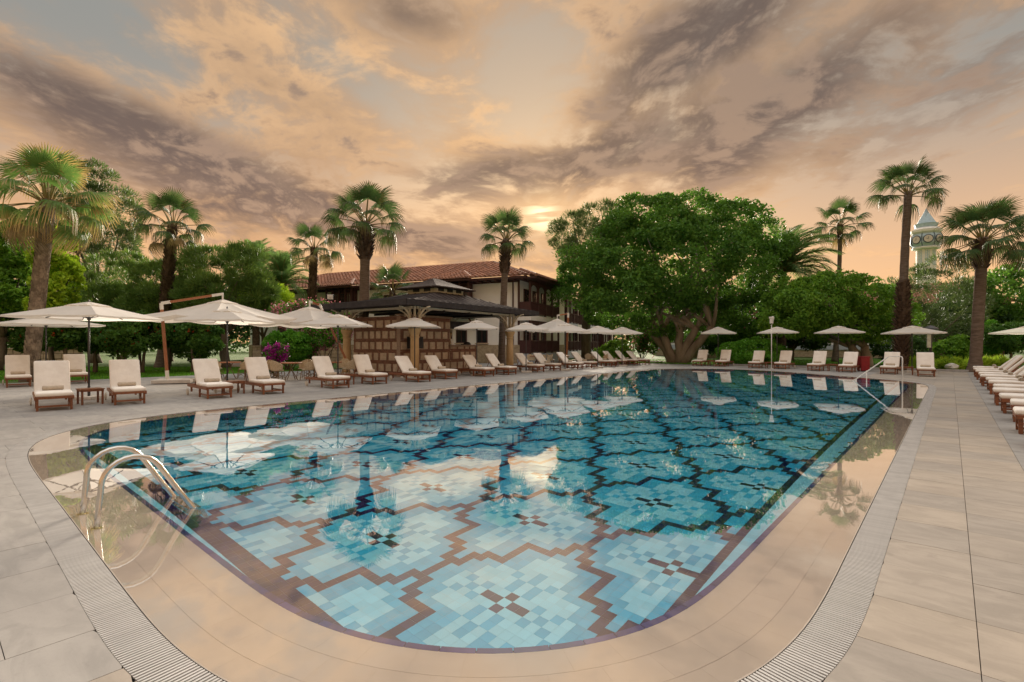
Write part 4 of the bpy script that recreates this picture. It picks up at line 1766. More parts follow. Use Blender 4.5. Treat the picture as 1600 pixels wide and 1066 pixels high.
def oriel(y0, y1, proj=1.0, z0=3.6, z1=EV - .2):
    yc, w_ = (y0 + y1) / 2, y1 - y0
    MB().box((-proj / 2, yc, z0 + .06), (proj, w_ + .1, .16)).build('oriel_floor', M['wood'], hotel)
    MB().box((-proj / 2 + .2, yc, (z0 + z1) / 2), (proj - .5, w_ - .3, z1 - z0 - .2)).build('oriel_core', M['wood'], hotel)
    for q_ in range(5):
        yy = y0 + w_ * q_ / 4
        MB().box((-proj, yy, (z0 + z1) / 2), (.13, .13, z1 - z0)).build('oriel_post', M['wood'], hotel)
    for q_ in range(4):
        yy = y0 + w_ * (q_ + .5) / 4
        pane(hotel, (-proj + .04, yy, (z0 + z1) / 2 + .28), (.1, w_ / 4 - .13, 1.5), axis='x')
        MB().box((-proj + .03, yy, z0 + .50), (.05, w_ / 4 - .14, .7)).build('oriel_panel', M['wood'], hotel)
        arc = [(-proj - .03, yy + (w_ / 8 - .06) * math.cos(R(a)), z1 - .45 + .28 * math.sin(R(a))) for a in range(0, 181, 20)]
        MB().tube(arc, .04, 4).build('arch_trim', M['wood'], hotel)
    for q_ in (0, 1):
        yy = y0 if q_ == 0 else y1
        MB().tube([(-.05, yy, z0 - .9), (-.35, yy, z0 - .45), (-proj, yy, z0)], .07, 5).build('brace', M['wood'], hotel)
    # small hipped roof over the bay
    p0, p1 = y0 - .6, y1 + .6
    tiled_plane((-proj - .75, p0, EV - .06), (-proj - .75, p1, EV - .06), (.7, yc + .25, EV + .78), (.7, yc - .25, EV + .78), 15)
    MB().box((-proj / 2 - .2, yc, EV - .17), (proj + .9, w_ + 1.0, .14)).build('oriel_soffit', M['wood'], hotel)


oriel(4.0, 7.2)
oriel(15.9, 18.8)
for yy in (3.3, 5.2, 6.6, 11.0, 14.5, 19.5, 22.0):
    pane(hotel, (-.03, yy, 2.35), (.1, 1.0, 1.5), axis='x')
    MB().box((-.08, yy, 1.55), (.22, 1.15, .09)).build('window_sill', M['stone'], hotel)
for yy in (10.0, 12.6, 24.0):
    pane(hotel, (-.03, yy, 5.1), (.1, 1.0, 1.5), axis='x')

# wing B: corner pavilion with arched timber loggias, then a run of balconies
def loggia(x0, x1, yf, z0, z1, arch=True, core=True):
    w_ = x1 - x0
    xc = (x0 + x1) / 2
    n = max(2, round(w_ / 1.5))
    for q_ in range(n + 1):
        MB().box((x0 + w_ * q_ / n, yf, (z0 + z1) / 2), (.15, .15, z1 - z0)).build('loggia_post', M['wood'], hotel)
    for q_ in range(n):
        xx = x0 + w_ * (q_ + .5) / n
        rail = MB()
        rail.box((xx, yf, z0 + 1.02), (w_ / n - .15, .08, .08)).box((xx, yf, z0 + .14), (w_ / n - .15, .06, .08))
        ns = max(3, int((w_ / n) / .16))
        for s_ in range(ns):
            rail.box((xx - w_ / n / 2 + .1 + (w_ / n - .2) * (s_ + .5) / ns, yf, z0 + .58), (.05, .04, .80))
        rail.build('balustrade', M['wood'], hotel)
        if arch:
            hw = w_ / n / 2 - .07
            vs, fs = [], []
            for s_ in range(13):
                a = R(180 * s_ / 12)
                ux, uz = hw * math.cos(a), .55 * math.sin(a) ** .8
                vs += [(xx + ux, yf - .04, z1 - .85 + uz), (xx + ux, yf - .04, z1)]
            fs = [(i * 2, i * 2 + 2, i * 2 + 3, i * 2 + 1) for i in range(12)]
            m_ = MB()
            m_.add(vs, fs)
            m_.add([(p[0], p[1] + .08, p[2]) for p in vs], [f[::-1] for f in fs])
            m_.build('arch_panel', M['wood'], hotel)


PV0, PV1 = -.15, 6.6
for z0, z1 in ((.75, 3.35), (3.75, EV - .3)):
    loggia(PV0 + .1, PV1, -.9, z0, z1)
    for q_ in range(2):
        MB().box((.0 - .05, -.45, z0 + .55), (.12, .8, 1.0)).build('side_rail', M['wood'], hotel)
        break
MB().box(((PV0 + PV1) / 2, -.45, 3.55), (PV1 - PV0 + .1, 1.1, .40)).build('floor_band', M['stucco'], hotel)
MB().box(((PV0 + PV1) / 2, -.45, .37), (PV1 - PV0 + .1, 1.1, .74)).build('pavilion_base', M['lattice'], hotel)
for xx in (1.3, 3.2, 5.2):
    for zz in (1.95, 4.95):
        pane(hotel, (xx, -.04, zz), (1.1, .1, 1.9), axis='y')
tiled_plane((PV0 - .75, -1.75, EV - .05), (PV1 + .75, -1.75, EV - .05), (PV1 - 2.4, .9, EV + .95), (PV0 + 2.4, .9, EV + .95), 26)
MB().box(((PV0 + PV1) / 2, -.85, EV - .17), (PV1 - PV0 + 1.3, 1.7, .15)).build('pavilion_soffit', M['wood'], hotel)
x = PV1 + .3
k = 0
while x < LB - 2:
    w_ = 3.9
    yf = 1.0 + .45 * (k % 2)
    for z0, z1 in ((.75, 3.3), (3.75, EV - .35)):
        loggia(x, x + w_ - .12, yf, z0, z1, arch=(k % 2 == 0))
        pane(hotel, (x + w_ * .35, 1.86, z0 + 1.15), (1.5, .1, 2.1), axis='y')
        MB().box((x + w_ * .72, 1.84, z0 + 1.15), (.7, .05, 2.0)).build('curtain', M['curtain'], hotel)
    MB().box((x + w_ / 2 - .06, yf + .42, 3.52), (w_, 1.0, .44)).build('floor_band', M['stucco'] if k % 2 else M['lattice'], hotel)
    MB().box((x + w_ / 2 - .06, yf + .42, .37), (w_, 1.0, .74)).build('balcony_base', M['stucco'] if k % 2 else M['lattice'], hotel)
    MB().box((x - .06, yf + .5, EV / 2), (.16, 1.2, EV - .5)).build('party_fin', M['stucco'] if k % 2 else M['wood'], hotel)
    x += w_
    k += 1

# low wing seen under the trees beyond the far loungers
HB = P(1255, 62)
h2 = thing('garden_wing', 'low white garden wing with terracotta roof half hidden behind the far trees', 'building', (*HB, 0), R(12))
MB().box((0, 0, 2.4), (34, 7, 3.4)).build('wall', M['stucco'], h2)
MB().box((0, -.02, .36), (34.3, 7.3, .72)).build('stone_base', M['rubble'], h2)
MB().box((0, -3.62, 1.15), (33, .3, .55)).build('terrace_band', M['lattice'], h2)
save = hotel
hotel = h2
for q_ in range(8):
    pane(h2, (-14 + q_ * 4.0, -3.5, 2.6), (2.0, .1, 1.9), axis='y')
    MB().box((-16 + q_ * 4.0, -3.62, 2.4), (.22, .25, 3.2)).build('pier', M['wood'], h2)
tiled_plane((-18, -4.6, 5.6), (18, -4.6, 5.6), (14, 0, 8.0), (-14, 0, 8.0), 70)
MB().box((0, 0, 4.85), (35, 8.6, 1.4)).build('upper_band', M['wood'], h2)
hotel = save

# ------------------------------------------------------------------ clock tower
M['twhite'] = pm('tower_white', (.84, .83, .80), .8, (.78, .77, .74), 2, 4)
M['tteal'] = pm('tower_teal_tile', (.46, .60, .68), .5, (.38, .52, .61), 3, 4)
M['tnavy'] = pm('tower_navy', (.03, .05, .10), .5)
M['dial'] = pm('clock_dial', (.72, .66, .58), .6)
TD = 120.0
tp_ = P(1447, TD)
tower = thing('clock_tower', 'white octagonal clock tower with teal tiles, round dials and teal spire', 'tower', (*tp_, 0), R(22.5) + YAW + R(14))
zz = lambda py: Z(py, TD)
rs = 1.92
MB().lathe([(rs, 0), (rs, zz(389))], 8).build('shaft', M['twhite'], tower)
for k in range(8):
    a = R(22.5 + 45 * k)
    Mr = Matrix.Rotation(a, 3, 'Z')
    ap = rs * math.cos(R(22.5))
    p_ = MB()
    p_.box(Mr @ Vector((ap + .03, 0, zz(404))), (.08, .78, zz(392) - zz(416)), Mr)
    pp = p_.build('tile_panel', M['tteal'], tower)
    dm = MB()
    for r_ in range(10):
        for s_ in range(2):
            dm.box(Mr @ Vector((ap + .08, -.19 + s_ * .38, zz(415) + (r_ + .5 * (s_ % 2) + .3) * .36)), (.03, .2, .2), Mr @ Matrix.Rotation(R(45), 3, 'X'))
    dm.build('tile_diamonds', M['twhite'], pp)
r2 = 3.05
MB().lathe([(rs, zz(391)), (r2 * .9, zz(389.5)), (r2 * .92, zz(388)), (r2 * .9, zz(387))], 8).build('lower_cornice', M['twhite'], tower)
MB().lathe([(r2 * .82, zz(387)), (r2, zz(381)), (r2, zz(371)), (r2 * .88, zz(366))], 8).build('clock_stage', M['tteal'], tower)
for k in range(8):
    a = R(22.5 + 45 * k)
    Mr = Matrix.Rotation(a, 3, 'Z')
    ap = r2 * math.cos(R(22.5))
    zc_ = zz(376)
    def disc(r_, x_, mat, name, par):
        tmp = MB().lathe([(r_, 0), (r_, .12)], 24)
        My = Matrix.Rotation(R(90), 3, 'Y')
        return MB().add([Mr @ (My @ Vector(p) + Vector((x_, 0, 0))) + Vector((0, 0, zc_)) for p in tmp.v], tmp.f).build(name, mat, par)
    d0 = disc(.98, ap + .0, M['tnavy'], 'dial_ring', tower)
    disc(.80, ap + .06, M['dial'], 'dial_face', d0)
    hn = MB()
    hn.box(Mr @ Vector((ap + .20, .0, .22)) + Vector((0, 0, zc_)), (.04, .07, .5), Mr @ Matrix.Rotation(R(0), 3, 'X'))
    hn.box(Mr @ Vector((ap + .21, -.14, -.03)) + Vector((0, 0, zc_)), (.04, .34, .08), Mr)
    hn.build('hands', M['tnavy'], d0)
    tr_ = MB()
    Me = Matrix.Rotation(a + R(22.5), 3, 'Z')
    tr_.bar(Me @ Vector((r2 * .90, 0, zz(386))), Me @ Vector((r2 * 1.01, 0, zz(381))), .12, .12).bar(Me @ Vector((r2 * 1.01, 0, zz(381))), Me @ Vector((r2 * 1.01, 0, zz(371))), .12, .12).bar(Me @ Vector((r2 * 1.01, 0, zz(371))), Me @ Vector((r2 * .9, 0, zz(366.3))), .12, .12)
    tr_.build('stage_trim', M['tnavy'], tower)
MB().lathe([(r2 * .88, zz(366)), (r2 * 1.02, zz(364)), (r2 * 1.04, zz(360.5)), (r2 * .92, zz(360)), (2.35, zz(357))], 8).build('upper_cornice', M['twhite'], tower)
MB().lathe([(2.1, zz(357)), (2.3, zz(352)), (2.4, zz(350.5)), (1.95, zz(350)), (1.2, zz(341)), (.45, zz(332)), (.06, zz(326))], 8).build('spire', M['tteal'], tower)

# ------------------------------------------------------------------ garden fittings
x, y = P(1205.5, 31.0)
t = thing('lamp_post', 'slim white lamp post with boxy white head behind the fourth far end lounger', 'lamp post', (x, y, 0))
MB().tube([(0, 0, 0), (0, 0, Z(507, 31))], .024, 10).build('pole', M['white_metal'], t, smooth=True)
MB().lathe([(.06, 0), (.10, .03), (.10, .06)], 10).build('foot', M['white_metal'], t)
MB().box((0, 0, Z(501, 31)), (.17, .17, .36)).box((0, 0, Z(496.5, 31)), (.24, .24, .1)).box((.08, 0, Z(497, 31)), (.1, .12, .2)).build('head', M['white_metal'], t, bevel=.01, seg=1)

M['red'] = pm('red_bin_paint', (.30, .012, .02), .4, (.22, .01, .016), 5, 3)
x, y = P(1349, 28.6)
t = thing('litter_bin', 'dark red square litter bin beside the sixth far end lounger', 'bin', (x, y, 0), R(35))
MB().box((0, 0, .40), (.44, .44, .72)).build('body', M['red'], t, bevel=.012)
MB().box((0, 0, .80), (.48, .48, .07)).build('lid', M['red'], t, bevel=.01)
MB().box((0, 0, .02), (.40, .40, .05)).build('plinth', M['black'], t)

x, y = P(1454, 33.0)
t = thing('garden_post', 'dark hooded post with a white panel among the far shrubs', 'post', (x, y, 0), R(40))
MB().tube([(0, 0, 0), (0, 0, Z(515, 33))], .09, 8).build('post', M['black_metal'], t)
MB().lathe([(.45, Z(515, 33)), (.40, Z(513, 33)), (.2, Z(510, 33)), (.03, Z(508.5, 33))], 14).build('hood', M['black_metal'], t)
MB().box((-.2, -.12, Z(533, 33)), (.24, .05, .85)).build('panel', M['paper'], t)
x, y = P(1487, 30.5)
M['rock'] = pm('white_rock', (.68, .65, .60), .85, (.5, .48, .44), 5, 5, .4, 20)
rk = MB()
rk.lathe([(.18, 0), (.34, .10), (.30, .24), (.16, .34), (.03, .38)], 9)
o = rk.build('garden_rock', M['rock'])
for v_ in o.data.vertices:
    v_.co += Vector((rng.uniform(-.05, .05), rng.uniform(-.05, .05), rng.uniform(-.02, .02)))
o.location = (x, y, .0)
tag(o, 'pale rounded rock in the planting bed by the last far lounger', 'rock')

# low stone garden walls beyond the lawn
def low_wall(pxa, da, pxb, db, h, label):
    a, b = Vector(P(pxa, da)), Vector(P(pxb, db))
    L_ = (b - a).length
    t = thing('garden_wall', label, 'wall', (a.x, a.y, 0), math.atan2(b.y - a.y, b.x - a.x))
    MB().box((L_ / 2, .12, h / 2 - .02), (L_, .30, h - .04)).build('wall_core', M['mortar2'], t)
    rr = random.Random(int(pxa))
    nrow = max(2, int(h / .32))
    pend = []
    for r_ in range(nrow):
        u_ = 0
        while u_ < L_:
            w_ = rr.uniform(.35, .75)
            pend.append((u_, min(u_ + w_, L_), h * r_ / nrow, h * (r_ + 1) / nrow))
            u_ += w_
    for i, (u0, u1, z0, z1) in enumerate(pend):
        MB().box(((u0 + u1) / 2, -.03, (z0 + z1) / 2), (u1 - u0 - .03, .10 + rr.uniform(0, .03), z1 - z0 - .03)).build('stone', M['stone'], t, bevel=.02, seg=1)
    MB().box((L_ / 2, .08, h + .03), (L_ + .1, .46, .08)).build('coping', M['stone'], t)


low_wall(-40, 36, 130, 40, 1.15, 'low rough stone wall beyond the flowering orchard trees')
low_wall(395, 44, 560, 44, 1.3, 'low stone wall behind the trimmed hedge')
low_wall(1050, 52, 1120, 54, .9, 'low stone wall behind the broad spreading tree')
# the garden path
M['path'] = pm('pink_path', (.42, .31, .25), .85, (.34, .25, .20), 2, 5)
a = [P(300, 34), P(420, 34), P(425, 40), P(300, 41)]
pth = MB().prism([(p[0], p[1]) for p in a][::-1], -.06, .02).build('garden_path', M['path'])
tag(pth, kind='structure')
a = [P(990, 44), P(1230, 44.0), P(1230, 45.6), P(990, 46)]
pth = MB().prism([(p[0], p[1]) for p in a][::-1], -.06, .02).build('garden_path', M['path'])
tag(pth, kind='structure')

# ------------------------------------------------------------------ vegetation
M['bark'] = pm('grey_bark', (.20, .165, .13), .9, (.11, .085, .065), 3, 6, .7, 14, stretch=(1, 1, .25), spec=.08)
M['bark_pale'] = pm('pale_fig_bark', (.33, .28, .225), .85, (.22, .18, .14), 2.5, 6, .5, 12, stretch=(1, 1, .3), spec=.08)
M['palm_bark'] = pm('palm_trunk_fibre', (.20, .155, .125), .95, (.12, .09, .07), 3, 5, .7, 10, stretch=(1, 1, 5), spec=.08)
M['boot'] = pm('palm_boot', (.15, .105, .075), .9, (.075, .052, .04), 6, 5, .4, 20, island=.35, spec=.08)
M['boot_pale'] = pm('palm_boot_pale', (.34, .275, .21), .9, (.20, .155, .12), 6, 5, .4, 20, island=.3, spec=.08)
M['petiole'] = pm('palm_petiole', (.20, .20, .08), .8, (.26, .17, .07), 4, 3, spec=.05)
M['fan'] = leafmat('fan_leaf_green', (.018, .040, .014), (.046, .080, .026), .28, tip=(.10, .075, .035))
M['fan_tan'] = leafmat('fan_leaf_tan_tips', (.040, .085, .024), (.10, .155, .045), .36, tip=(.50, .33, .17))
M['fan_dry'] = leafmat('fan_leaf_dry', (.12, .09, .05), (.18, .135, .075), .3, tip=(.20, .15, .09))
M['feather'] = leafmat('date_leaf', (.035, .075, .025), (.085, .135, .045), .5)
M['leaf_fig'] = leafmat('fig_leaf', (.026, .068, .012), (.084, .175, .023), .36)
M['leaf_fig2'] = leafmat('young_fig_leaf', (.045, .105, .014), (.13, .235, .024), .36)
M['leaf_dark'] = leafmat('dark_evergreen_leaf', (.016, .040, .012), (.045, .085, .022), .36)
M['leaf_pine'] = leafmat('pine_needle', (.038, .075, .018), (.105, .155, .032), .36)
M['leaf_pine2'] = leafmat('grey_pine_needle', (.030, .052, .020), (.075, .105, .038), .36)
M['leaf_lime'] = leafmat('lime_leaf', (.12, .20, .014), (.30, .40, .03), .36)
M['leaf_hedge'] = leafmat('hedge_leaf', (.035, .115, .012), (.12, .27, .025), .36)
M['leaf_shrub'] = leafmat('shrub_leaf', (.022, .06, .012), (.075, .15, .022), .36)
M['pink'] = leafmat('bougainvillea_pink', (.20, .06, .10), (.30, .12, .17), .4)
M['magenta'] = leafmat('bougainvillea_magenta', (.13, .008, .12), (.22, .02, .20), .4)
M['orange'] = leafmat('orange_blossom', (.25, .035, .01), (.34, .07, .018), .4)
M['fern'] = leafmat('yellow_fern', (.10, .17, .015), (.24, .30, .035), .5)


def leaf_mesh(name, pts, dirs, size, mat, aspect=.5, fold=.18, jitter=.25):
    """many small folded leaves as one crown mesh"""
    n = len(pts)
    d = dirs / np.maximum(np.linalg.norm(dirs, axis=1), 1e-6)[:, None]
    r = nrg.normal(size=(n, 3))
    sd = np.cross(d, r)
    sd /= np.maximum(np.linalg.norm(sd, axis=1), 1e-6)[:, None]
    nm = np.cross(sd, d)
    s = (size * (1 + nrg.uniform(-jitter, jitter, n)))[:, None]
    v = np.empty((n, 4, 3))
    v[:, 0] = pts - d * s * .5
    v[:, 1] = pts + sd * s * aspect * .5 + nm * s * fold * aspect
    v[:, 2] = pts + d * s * .5
    v[:, 3] = pts - sd * s * aspect * .5 + nm * s * fold * aspect
    me = bpy.data.meshes.new(name)
    me.vertices.add(n * 4)
    me.vertices.foreach_set('co', v.ravel())
    me.loops.add(n * 4)
    me.loops.foreach_set('vertex_index', np.arange(n * 4, dtype=np.int32))
    me.polygons.add(n)
    me.polygons.foreach_set('loop_start', np.arange(0, n * 4, 4, dtype=np.int32))
    me.polygons.foreach_set('loop_total', np.full(n, 4, dtype=np.int32))
    me.materials.append(mat)
    me.update()
    return me


def clumps(blobs, cr, dens=1.0, inner=.62):
    """centres of leafy clumps over the outer shell of a set of ellipsoids"""
    out, outn = [], []
    B = np.array(blobs, float)
    for b in B:
        area = 4 * math.pi * ((b[3] * b[4]) ** 1.6 / 3 + (b[3] * b[5]) ** 1.6 / 3 + (b[4] * b[5]) ** 1.6 / 3) ** (1 / 1.6)
        k = max(4, int(dens * area / (cr * cr * 1.5)))
        v = nrg.normal(size=(k, 3))
        v /= np.linalg.norm(v, axis=1)[:, None]
        rad = nrg.uniform(.80, 1.04, k)[:, None]
        p = b[:3] + v * b[3:6] * rad
        keep = np.ones(k, bool)
        for b2 in B:
            if b2 is b:
                continue
            q_ = (((p - b2[:3]) / b2[3:6]) ** 2).sum(1)
            keep &= q_ > inner ** 2
        out.append(p[keep])
        outn.append((v / b[3:6])[keep])
    p, n = np.vstack(out), np.vstack(outn)
    n /= np.linalg.norm(n, axis=1)[:, None]
    return p, n


def broad_crown(name, blobs, n, cr, size, mat, parent, org, aspect=.55, dens=1.0, style='broad', flat=.75):
    cp, cn = clumps(blobs, cr, dens)
    k = len(cp)
    which = nrg.integers(0, k, n)
    crs = cr * nrg.uniform(.6, 1.25, k)
    v = nrg.normal(size=(n, 3))
    v /= np.linalg.norm(v, axis=1)[:, None]
    v = v + cn[which] * .55 + np.array([0, 0, .25])
    v /= np.linalg.norm(v, axis=1)[:, None]
    rad = crs[which] * nrg.uniform(.25, 1.0, n) ** .5
    sc = np.array([1, 1, flat])
    p = cp[which] + v * rad[:, None] * sc
    if style == 'broad':
        d = v * .6 + nrg.normal(size=(n, 3)) * .8
    else:
        d = v + np.array([0, 0, .5]) + nrg.normal(size=(n, 3)) * .25
    me = leaf_mesh(name, p - np.array(org), d, np.full(n, size), mat, aspect)
    return obj(name, me, parent), cp


def limb(a, b, r0, r1, bend=.12, n=7, seg=5):
    a, b = Vector(a), Vector(b)
    L_ = (b - a).length
    off_ = Vector((rng.uniform(-1, 1), rng.uniform(-1, 1), rng.uniform(-.2, .9))) * L_ * bend
    pts, rad = [], []
    for i in range(seg + 1):
        f = i / seg
        pts.append(a.lerp(b, f) + off_ * math.sin(math.pi * f) + Vector((rng.uniform(-1, 1), rng.uniform(-1, 1), 0)) * r0 * .25 * (0 < i < seg))
        rad.append(r0 + (r1 - r0) * f)
    return pts, rad


def px_blobs(bl, d):
    """ellipsoids read off the photograph: column, row, half width, half height, depth offset, depth radius factor"""
    out = []
    for b in bl:
        px_, py_, rx_, rz_ = b[:4]
        dd = d + (b[4] if len(b) > 4 else 0)
        x_, y_ = P(px_, dd)
        rr = rx_ * dd / F
        out.append((x_, y_, Z(py_, dd), rr, rr * (b[5] if len(b) > 5 else 1.0), rz_ * dd / F))
    return out


def tree(name, label, cat, base_px, d, bl, n, cr, size, leaf, bark, tr=.25, fork=.35, limbs=8, group=None, style='broad', aspect=.55, trunks=1, dens=1.0, flat=.75, spread=.0, base_d=None, splay=1.6, fh_=None):
    bx_, by_ = P(base_px, base_d or d)
    t = thing(name, label, cat, (bx_, by_, -.05), 0, group)
    org = (bx_, by_, -.05)
    B = px_blobs(bl, d)
    c_, cp = broad_crown('crown', B, n, cr, size, leaf, t, org, aspect, dens, style, flat)
    ctr = np.mean([b[:3] for b in B], 0) - np.array(org)
    low_ = min(b[2] - b[5] for b in B) - org[2]
    fh = max(.3, low_ * fork + ctr[2] * .12)
    for q_ in range(trunks):
        sx_ = (q_ - (trunks - 1) / 2) * spread
        tm_ = MB()
        top_ = Vector((ctr[0] * .25 + sx_ * splay, ctr[1] * .25 + rng.uniform(-.3, .3) * spread * splay, fh_ or fh))
        p0, r0 = limb((sx_ * .45, rng.uniform(-.1, .1) * spread, -.1), top_, tr * 1.15, tr * .8, .04, 10)
        r0[0] *= 1.25
        tm_.tube(p0, r0, 10)
        tk = tm_.build('trunk', M[bark], t, smooth=True)
        idx = nrg.permutation(len(cp))[:max(2, limbs // trunks)]
        for j in idx:
            tgt = Vector(cp[j] - np.array(org))
            mb = MB()
            mid_ = top_.lerp(tgt, .5) + Vector((0, 0, .06 * (tgt - top_).length))
            pa, ra = limb(top_ - Vector((0, 0, tr * .5)), tgt.lerp(Vector(ctr), .12), tr * rng.uniform(.42, .62), tr * .08, .10, 6, 6)
            mb.tube(pa, ra, 6)
            mb.build('limb', M[bark], tk, smooth=True)
    return t


# --- fan palms
def fan_mesh(nseg, R_, pet, droop, seed, mat):
    rr = random.Random(seed)
    mb = MB()
    along = []
    mb.mi = 1
    pts = [(0, 0, 0), (pet * .5, 0, .04 * pet), (pet, 0, 0)]
    mb.tube(pts, [.035, .022, .016], 5)
    along += [0.0] * len(mb.v)
    mb.mi = 0
    tot = R(225)
    for k in range(nseg):
        a = -tot / 2 + tot * (k + .5) / nseg
        L_ = R_ * (1.0 - .22 * abs(a / (tot / 2)) ** 2) * rr.uniform(.92, 1.06)
        hw = tot / nseg * .50
        st = 5
        vs = []
        for i in range(st + 1):
            f = i / st
            rad = L_ * f
            wid = hw * rad if f < .5 else hw * L_ * .5 * (1 - (f - .5) / .5) ** .75 + .004
            dz = -.16 * R_ * (f ** 1.5) * (.4 + abs(a / 2.2)) - droop * R_ * max(0, f - .42) ** 1.7 * (1.0 + rr.uniform(-.25, .35))
            shrink = 1 - droop * .28 * max(0, f - .5)
            cx_, cy_ = math.cos(a) * rad * shrink, math.sin(a) * rad * shrink
            fx_, fy_ = -math.sin(a), math.cos(a)
            pl = .20 * wid
            vs += [(pet + cx_ - fx_ * wid, cy_ - fy_ * wid, dz - pl), (pet + cx_, cy_, dz + pl), (pet + cx_ + fx_ * wid, cy_ + fy_ * wid, dz - pl)]
            along += [f] * 3
        fs = []
        for i in range(st):
            fs += [(i * 3, i * 3 + 1, i * 3 + 4, i * 3 + 3), (i * 3 + 1, i * 3 + 2, i * 3 + 5, i * 3 + 4)]
        mb.add(vs, fs)
    me = mb.mesh('frond', [mat, M['petiole']])
    at = me.attributes.new('along', 'FLOAT', 'POINT')
    at.data.foreach_set('value', along)
    return me


FAN = {}
for key, mt in (('g', 'fan'), ('t', 'fan_tan'), ('d', 'fan_dry')):
    FAN[key] = [fan_mesh(34, .84, 1.08, dr, 3 + i, M[mt]) for i, dr in enumerate((.5, 1.1, 1.8))]


def fan_palm(label, px_base, d, px_top, py_top, cr, tw, n=34, kind='g', boots=(0.0, 1.0), boot_w=1.35, pale=False, dead=4, lo=-55, group='tall fan palms round the garden', skirt=None, wide=1.0):
    bx_, by_ = P(px_base, d)
    tx_, ty_ = P(px_top, d)
    h = Z(py_top, d)
    t = thing('fan_palm', label, 'palm', (bx_, by_, -.05), 0, group)
    top_ = Vector((tx_ - bx_, ty_ - by_, h))
    mb = MB()
    pts, rad = [], []
    ns = 34
    cx_ = Vector((rng.uniform(-.12, .12), rng.uniform(-.12, .12), 0))
    for i in range(ns + 1):
        f = i / ns
        pts.append(Vector((0, 0, -.1)).lerp(top_, f) + cx_ * math.sin(math.pi * f) * h * .05)
        rad.append(tw / 2 * (1.0 + .55 * max(0, 1 - f * 9) - .10 * f) * (1 + .03 * math.sin(i * 2.3)))
    mb.tube(pts, rad, 14)
    mb.build('trunk', M['palm_bark'], t, smooth=True)
    # old leaf bases clinging to part of the trunk
    bt = MB()
    b0, b1 = boots
    cnt = int((b1 - b0) * h / .13)
    rr = random.Random(int(px_base))
    for i in range(cnt):
        f = b0 + (b1 - b0) * i / max(1, cnt)
        p = Vector((0, 0, -.1)).lerp(top_, f) + cx_ * math.sin(math.pi * f) * h * .05
        env = boot_w if not pale else 1.05
        r_ = tw / 2 * (1.02 - .10 * f)
        m_ = 7
        for q_ in range(m_):
            a = 2 * math.pi * (q_ + .5 * (i % 2)) / m_ + rr.uniform(-.1, .1)
            ca, sa = math.cos(a), math.sin(a)
            wd = r_ * .46
            ht = .26 if not pale else .24
            ou = (env - 1) * tw * .5 * rr.uniform(.6, 1.3) + .03
            if not pale:
                ou *= math.sin(math.pi * min(1, max(0.08, (f - b0) / (b1 - b0)))) ** .6 + .25
            c0 = p + Vector((ca * r_, sa * r_, -.05))
            c1 = p + Vector((ca * (r_ + ou), sa * (r_ + ou), ht + rr.uniform(-.05, .05)))
            sd_ = Vector((-sa, ca, 0))
            bt.add([c0 - sd_ * wd, c0 + sd_ * wd, c1 + sd_ * wd * .55, c1 - sd_ * wd * .55, c1 + Vector((-ca * .05, -sa * .05, -.02)), c0 + Vector((-ca * .08, -sa * .08, .1))],
                   [(0, 1, 2, 3), (3, 2, 4), (0, 3, 4, 5), (1, 5, 4, 2)])
    bo = bt.build('leaf_bases', M['boot_pale' if pale else 'boot'], t)
    tag(bo, kind='stuff')
    for i in range(n):
        f = (i + .5) / n
        az_ = i * 2.39996 + rr.uniform(-.2, .2)
        el = 84 - (84 - lo) * f ** .92 + rr.uniform(-8, 8)
        kd = 'd' if i >= n - dead else kind
        var = 0 if el > 45 else (1 if el > 0 else 2)
        o = obj('frond', FAN[kd][var], t)
        s_ = cr / 1.95 * rr.uniform(.88, 1.1) * (1.0 if el > -10 else .92)
        o.scale = (s_ * wide, s_ * wide, s_)
        o.rotation_euler = Matrix.Rotation(az_, 3, 'Z').to_4x4().to_3x3().to_euler()
        Mx = Matrix.Rotation(az_, 4, 'Z') @ Matrix.Rotation(R(-el), 4, 'Y') @ Matrix.Rotation(rr.uniform(-.25, .25), 4, 'X')
        o.rotation_euler = Mx.to_euler()
        o.location = top_ + Vector((math.cos(az_) * tw * .25, math.sin(az_) * tw * .25, -.30 * f * cr * .4))
    return t


fan_palm('tall fan palm with rough pale trunk and drooping tan tipped leaves at the lawn edge', 46, 21.5, 76, 310, 2.5, .48, 32, 't', (.02, .97), 1.05, True, 1, -50)
fan_palm('leaning fan palm with shaggy dark trunk above the pine bushes', 250, 33, 270, 350, 2.4, .50, 22, 'g', (.25, .99), 1.45, dead=2, lo=-45)
fan_palm('slender shaggy fan palm behind the flowering hedge', 484, 42, 491, 386, 2.35, .46, 20, 'g', (.1, .99), 1.5, dead=4, lo=-45)
fan_palm('tall straight fan palm rising through the kiosk roof edge', 565, 27, 571, 345, 2.3, .54, 24, 'g', (.76, .97), 1.9, dead=0, lo=-28)
fan_palm('short young fan palm in front of the hotel roof', 613, 33, 613, 452, 1.9, .34, 20, 'g', (.3, .98), 1.2, dead=0, lo=-50)
fan_palm('straight fan palm standing before the white hotel wall', 783, 33.5, 791, 372, 2.1, .46, 22, 'g', (.74, .97), 1.8, dead=0, lo=-22)
fan_palm('slim tall fan palm behind the rounded fig tree', 1304, 44, 1313, 350, 2.5, .36, 20, 'g', (.9, .99), 1.3, dead=1, lo=-40)
fan_palm('tall fan palm with thick shaggy lower trunk beside the clock tower', 1408, 30, 1419, 299, 2.1, .46, 22, 'g', (.02, .50), 1.9, dead=0, lo=-12)
fan_palm('stout fan palm with a bulging dark neck beyond the sand walk', 1523, 28, 1536, 370, 2.45, .56, 30, 'g', (.78, .97), 1.7, dead=0, lo=-32)


